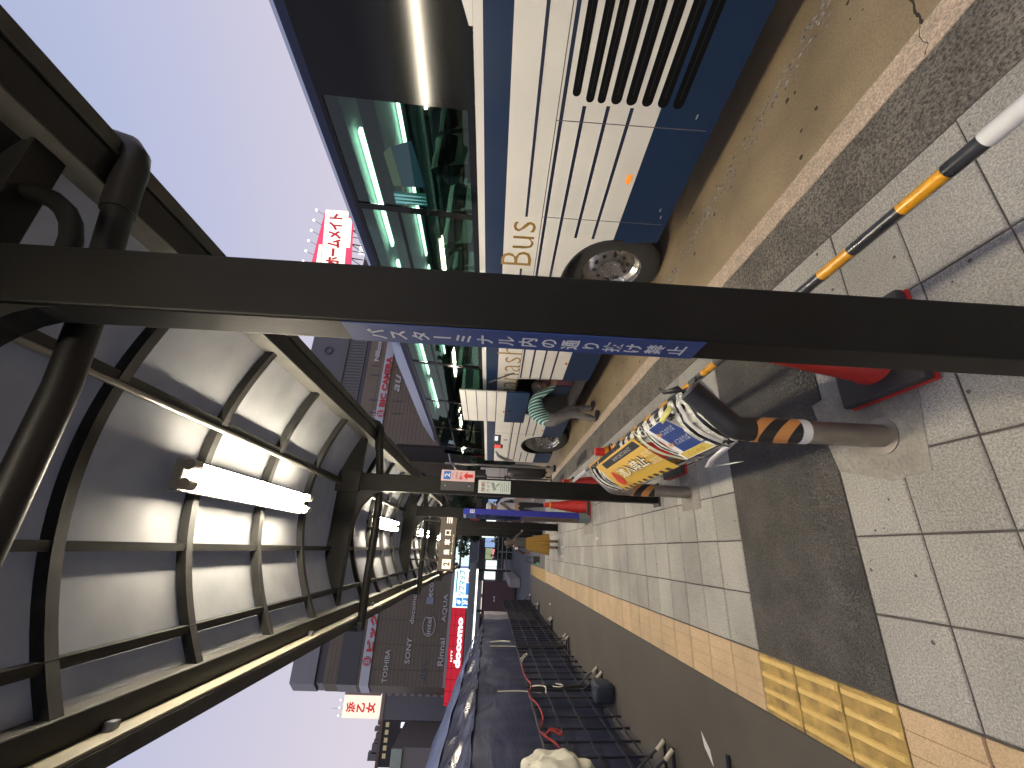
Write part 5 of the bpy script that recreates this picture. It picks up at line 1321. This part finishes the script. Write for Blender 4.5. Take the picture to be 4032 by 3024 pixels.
signA('Nikon', 23.9, 26.9, .2850, .2965, mat('bright_lettering', (.42, .42, .44), .4, .2), D=D2, parent=B, bold=.05); signA('au', 19.9, 22.3, .2345, .2475, MATS['bright_lettering'], D=D2, parent=B, bold=.02, shear=.3); signA('JM', 16.2, 17.2, .288, .294, lett, D=D2, parent=B)
for az in (16.9, 18.6, 22.0, 23.3):
    for e0, e1 in ((.2275, .2500), (.2870, .3060)):
        x, _ = cv(D2, az, 0); G().box(x, x + .16, D2 - .05, D2, cv(D2, az, e0)[1], cv(D2, az, e1)[1]).out('slot_window', darkw, B)
G().box(cv(D2, 12.6, 0)[0], xb0, D2 + .6, D2 + 12, -.4, cv(D2, 12.8, .235)[1]).out('link_recess', mat('recess_dark', (.035, .028, .026), .8), B)

# roof billboard: homemate
hm = thing('billboard', 'lit cream billboard reading homemate in red with pink edging and lamps on top', 'billboard', (39, 47.5, 20))
a_ = Vector((35.2, 48.7, 0)); b_ = Vector((43.2, 46.1, 0)); ux = (b_ - a_).normalized(); Lb = (b_ - a_).length
nb = Vector((ux.y, -ux.x, 0))
def hp(s, z, o=0.0): p = a_ + ux * s + nb * o; return (p.x, p.y, z)
def hbox(s0, s1, z0, z1, o0, o1, nm, m, z0b=None, z1b=None):
    z0b = z0 if z0b is None else z0b; z1b = z1 if z1b is None else z1b
    return G().add([hp(s0, z0, o0), hp(s1, z0b, o0), hp(s1, z0b, o1), hp(s0, z0, o1), hp(s0, z1, o0), hp(s1, z1b, o0), hp(s1, z1b, o1), hp(s0, z1, o1)],
        [(0, 3, 2, 1), (4, 5, 6, 7), (0, 1, 5, 4), (1, 2, 6, 5), (2, 3, 7, 6), (3, 0, 4, 7)]).out(nm, m, hm)
hbox(0, Lb, 23.9, 27.1, -.5, .05, 'face', emis('lit_cream', (1, .95, .78), 1.05))
hbox(-.2, Lb, 27.1, 28.6, -.45, .0, 'top_border', emis('lit_pink', (.80, .07, .16), .8), z1b=27.15)
hbox(0, Lb, 23.1, 23.9, -.45, .0, 'lower_border', MATS['lit_pink'], z0b=23.3, z1b=23.95)
hbox(.5, 3.4, 27.2, 27.8, 0, .06, 'small_panel', MATS['lit_cream'], z1b=27.6); hbox(3.2, 7.4, 23.35, 23.85, 0, .06, 'small_panel', MATS['lit_cream'])
hr = emis('lit_deep_red', (.50, .02, .045), .7)
c_ = a_ + ux * (Lb * .5) + nb * .1
text('ホームメイト', (c_.x, c_.y, 25.55), ux, (0, 0, 1), Lb * .88, 1.9, hr, hm, bold=.05, depth=.03)
for k in range(6):
    s_ = .4 + k * 1.45
    z = 28.7 - k * .24
    G().tube([hp(s_, z - .3, 0), hp(s_ + .1, z + .1, .5), hp(s_ + .15, z + .45, 1.0)], .04, 6).out('lamp_arm', mat('arm_grey', (.4, .4, .42), .5), hm)
    p = hp(s_ + .15, z + .42, 1.05); G().lathe([(.18, -.12), (.14, .05), (.06, .10)], p, 10).out('lamp_head', emis('lamp_glow', (1, 1, 1), 1.6), hm)
g = G()
for k in range(9): g.tube([hp(k * 1.0, 21.8, -1.2), hp(k * 1.0 + (.9 if k % 2 else -.1), 23.4, -.6)], .06, 5).tube([hp(k * 1.0, 21.8, -1.2), hp(k * 1.0, 23.4, -.6)], .06, 5)
g.out('truss', mat('truss_grey', (.10, .10, .09), .6), hm)
hbld = thing('office_building', 'grey office building carrying the lit cream billboard', 'building', (39, 52, -.4))
G().box(33.2, 48, 49.8, 62, -.4, 20.4).out('wall', mat('office_grey', (.20, .19, .20), .6, var=.1, scale=.4), hbld)
G().box(33.0, 48, 49.4, 62, 20.4, 21.8).out('parapet', mat('office_pale', (.30, .29, .31), .6), hbld)
for k in range(7):
    for j in range(5): G().box(34.2 + k * 1.9, 35.5 + k * 1.9, 49.72, 49.79, 2 + j * 3.6, 4.2 + j * 3.6).out('window', darkw, hbld)
G().box(36.0, 37.6, 49.3, 49.39, 20.5, 21.7).out('dark_panel', mat('vent_dark', (.06, .05, .06), .6), hbld)
G().box(38.4, 41.5, 49.0, 49.3, 20.0, 22.6).out('white_sign', emis('lit_white2', (1, .97, .97), 1.1), hbld)

# rooftop sign on the left: hamaotome
D3 = 100.0
hs = thing('rooftop_sign', 'lit cream rooftop sign with three red brush characters left of the brown store', 'billboard', (cv(D3, -16.5, 0)[0], D3, 20))
x0, x1 = cv(D3, -17.35, 0)[0], cv(D3, -15.40, 0)[0]; z0, z1 = cv(D3, -16.4, .1925)[1], cv(D3, -16.4, .2590)[1]
G().box(x0, x1, D3, D3 + 1.5, z0, z1).out('face', emis('lit_ivory', (1, .83, .66), .85), hs, bevel=.08)
G().box(x1, x1 + .35, D3 + .1, D3 + 1.4, z0, z1).out('side', mat('sign_side', (.35, .26, .24), .6), hs)
text('浜乙女', ((x0 + x1) / 2 - .1, D3 - .03, (z0 + z1) / 2), fX, fZ, 1.75, z1 - z0 - 1.3, emis('brush_red', (.62, .03, .03), .75), hs, vertical=True, bold=.05)
for k in range(3):
    xx = x0 + .5 + k * 1.25
    G().tube([(xx, D3 + .5, z1), (xx, D3 - .5, z1 + .45)], .03, 5).out('lamp_arm', MATS['arm_grey'], hs)
    G().lathe([(.16, -.1), (.14, .1), (.05, .16)], (xx, D3 - .5, z1 + .5), 8).out('lamp_head', MATS['lamp_glow'], hs)
G().tube([(x0 + 1.2, D3 + 1, z1), (x0 + 1.2, D3 + 1, z1 + 2.4)], .03, 5).out('aerial', MATS['arm_grey'], hs)
gb = thing('grey_building', 'plain grey building with tan edge under the rooftop sign', 'building', (cv(D3, -16.5, 0)[0], D3, -.4))
xg0, xg1 = cv(D3, -17.45, 0)[0], cv(D3, -14.6, 0)[0]; zg = cv(D3, -16.4, .1905)[1]
G().box(xg0, xg1, D3 + .4, D3 + 14, -.4, zg - .75).out('wall', mat('slate_wall', (.17, .165, .175), .7), gb)
G().box(xg0 - .1, xg1, D3 + .2, D3 + 14, zg - .75, zg - .1).out('coping', mat('tan_coping', (.36, .26, .21), .7), gb)
for k in range(12): G().box(cv(D3, -15.35, 0)[0], cv(D3, -15.35, 0)[0] + 1.0, D3 + .1, D3 + .35, 3 + k * 1.5, 3.85 + k * 1.5).out('balcony', mat('balcony_tan', (.36, .28, .26), .7), gb)
D4 = 108.0
db = thing('dark_building', 'dark building with rusty roof edge, rooftop units and a yellow light strip', 'building', (cv(D4, -20, 0)[0], D4, -.4))
xd0, xd1 = cv(D4, -21.1, 0)[0], cv(D4, -17.3, 0)[0]; zd = cv(D4, -19, .1835)[1]
G().box(xd0, xd1, D4, D4 + 12, -.4, zd - .6).out('wall', mat('black_wall', (.022, .020, .022), .6), db)
G().box(xd0 - .2, xd1 + .1, D4 - .2, D4 + 12, zd - .6, zd).out('roof_edge', mat('rusty_edge', (.16, .10, .085), .8), db)
for k, (a, w_, h_) in enumerate(((-17.8, .8, .7), (-18.35, .7, 1.2), (-18.9, .9, .8), (-19.3, .5, 1.0), (-19.9, 1.6, 1.3), (-20.5, 1.4, 1.9))):
    x = cv(D4, a, 0)[0]; G().box(x - w_ / 2, x + w_ / 2, D4 + 1, D4 + 2, zd, zd + h_).out('rooftop_unit', mat('unit_grey', (.14, .14, .15), .7), db)
G().box(cv(D4, -19.5, 0)[0], cv(D4, -17.75, 0)[0], D4 - .3, D4, cv(D4, -18, .1290)[1], cv(D4, -18, .1345)[1]).out('yellow_strip', emis('lit_yellow', (.75, .80, .02), .9), db)
G().box(cv(D4, -17.95, 0)[0], cv(D4, -17.55, 0)[0], D4 - .5, D4, cv(D4, -18, .1300)[1], cv(D4, -18, .1460)[1]).out('small_sign', emis('lit_lilac', (.85, .82, 1), 1.0), db)
for k in range(5): G().box(xd1 - 1.4 - k * 1.3, xd1 - .6 - k * 1.3, D4 - .05, D4, zd - 1.9, zd - 1.2).out('window', mat('warm_window', (.2, .16, .1), .6, emit=(.5, .4, .22), estr=.4), db)
gr = thing('low_building', 'low building with pale green billboard top at the left edge', 'building', (-30, 82, -.4))
G().prism([(cv(80, -21.6, 0)[0], cv(80, -20, .155)[1]), (cv(80, -21.6, 0)[0], -.4), (cv(80, -19.55, 0)[0], -.4), (cv(80, -19.55, 0)[0], cv(80, -20, .1550)[1])], 'y', 80, 90).out('wall', mat('stone_grey', (.20, .18, .17), .7), gr)
G().box(cv(80, -21.6, 0)[0], cv(80, -19.6, 0)[0], 79.6, 79.9, cv(80, -20, .1370)[1], cv(80, -20, .1560)[1]).out('green_board', mat('pale_green_board', (.36, .42, .33), .7, var=.1, scale=1), gr)
# lit buildings straight ahead
D5 = 70.0
lb = thing('pale_lit_building', 'bright pale building seen through the street trees', 'building', (1.0, D5, -.4))
def sg5(nm, a0, a1, e0, e1, m, D=D5, y=0.0, parent=lb): return G().box(cv(D, a0, 0)[0], cv(D, a1, 0)[0], D - y, D - y + .3, cv(D, 0, e0)[1], cv(D, 0, e1)[1]).out(nm, m, parent)
G().box(cv(D5, -2.1, 0)[0], cv(D5, 4.5, 0)[0], D5, D5 + 10, -.4, cv(D5, 0, .080)[1]).out('wall', mat('pale_wall', (.35, .38, .38), .6), lb)
sg5('lit_panel', -2.05, 4.3, .0450, .0785, emis('lit_mint', (.72, .95, .92), .9), y=.3)
for k in range(9): sg5('mullion', -2.05 + k * .75, -2.02 + k * .75, .0450, .0785, mat('mullion', (.3, .36, .38), .6), y=.36)
sg5('dark_eave', -2.3, 4.5, .0255, .0435, mat('eave_dark', (.09, .09, .11), .6), y=3)
D6 = 52.0
sf = thing('shop_row', 'row of bright shopfronts at street level beyond the stops', 'building', (2, D6, -.4))
G().box(cv(D6, -3.6, 0)[0], cv(D6, 9.5, 0)[0], D6, D6 + 8, -.2, 2.9).out('wall', mat('shop_wall', (.04, .04, .045), .7), sf)
em = {'w': emis('lit_shop_white', (.9, 1, .98), 1.0), 'p': emis('lit_shop_pink', (1, .25, .35), 1.0), 'y': emis('lit_shop_yellow', (.8, .7, .15), .8), 'b': emis('lit_shop_blue', (.35, .5, .8), .7), 'g': emis('lit_shop_green', (.45, .55, .3), .5)}
rnd = random.Random(4)
for a0, a1, e0, e1, c in ((-3.45, -2.35, -.014, .010, 'w'), (-3.3, -2.6, -.004, .006, 'y'), (-2.3, -1.2, -.016, .008, 'w'), (-1.1, .2, -.006, .010, 'g'), (-.9, .1, -.012, .004, 'p'), (.3, 1.4, -.010, .012, 'b'), (1.45, 2.5, -.016, .020, 'w'), (1.5, 2.0, -.012, -.004, 'p'), (2.6, 3.6, -.010, .012, 'w'), (3.8, 4.4, -.012, .008, 'p'), (5.0, 6.2, -.01, .010, 'b'), (7.0, 7.6, .0, .012, 'p')):
    sg5('shop_window', a0, a1, e0, e1, em[c], D=D6, y=.1 + rnd.random() * .25, parent=sf)
for k in range(16): sg5('mullion', -3.4 + k * .72, -3.37 + k * .72, -.02, .02, blackm, D=D6, y=.5, parent=sf)
for k in range(5):
    x = -.5 + k * 1.3; t = thing('person', ['far pedestrian in dark clothes by the yellow shop window', 'far pedestrian in pale jacket by the shopfronts', 'far pedestrian behind the guard rail', 'far pedestrian beside the dark hedge', 'far pedestrian near the tree trunk'][k], 'person', (x, 42 + k, -.2))
    standing(t, [mat('coat_%d' % k, [(.03, .03, .05), (.3, .3, .33), (.08, .05, .03), (.02, .02, .02), (.15, .05, .06)][k], .9), dkt, shoe, skin]); head((0, 0, 1.62), (0, -1, 0), (0, 0, 1), t); hairdo((0, 0, 1.62), (0, -1, 0), (0, 0, 1), t, MATS['black_hair'])
rs = thing('road_sign', 'round red road sign on a pole beyond the hanging stop sign', 'sign', (2.3, 22, 0))
G().tube([(1.55, 22, -.2), (1.55, 22, 2.65)], .04, 8).out('pole', MATS['rail_grey'], rs, smooth=True)
G().tube([(1.55, 21.95, 2.45), (1.55, 21.93, 2.45)], .30, 20).out('disc', mat('sign_dull_red', (.28, .03, .03), .5), rs)
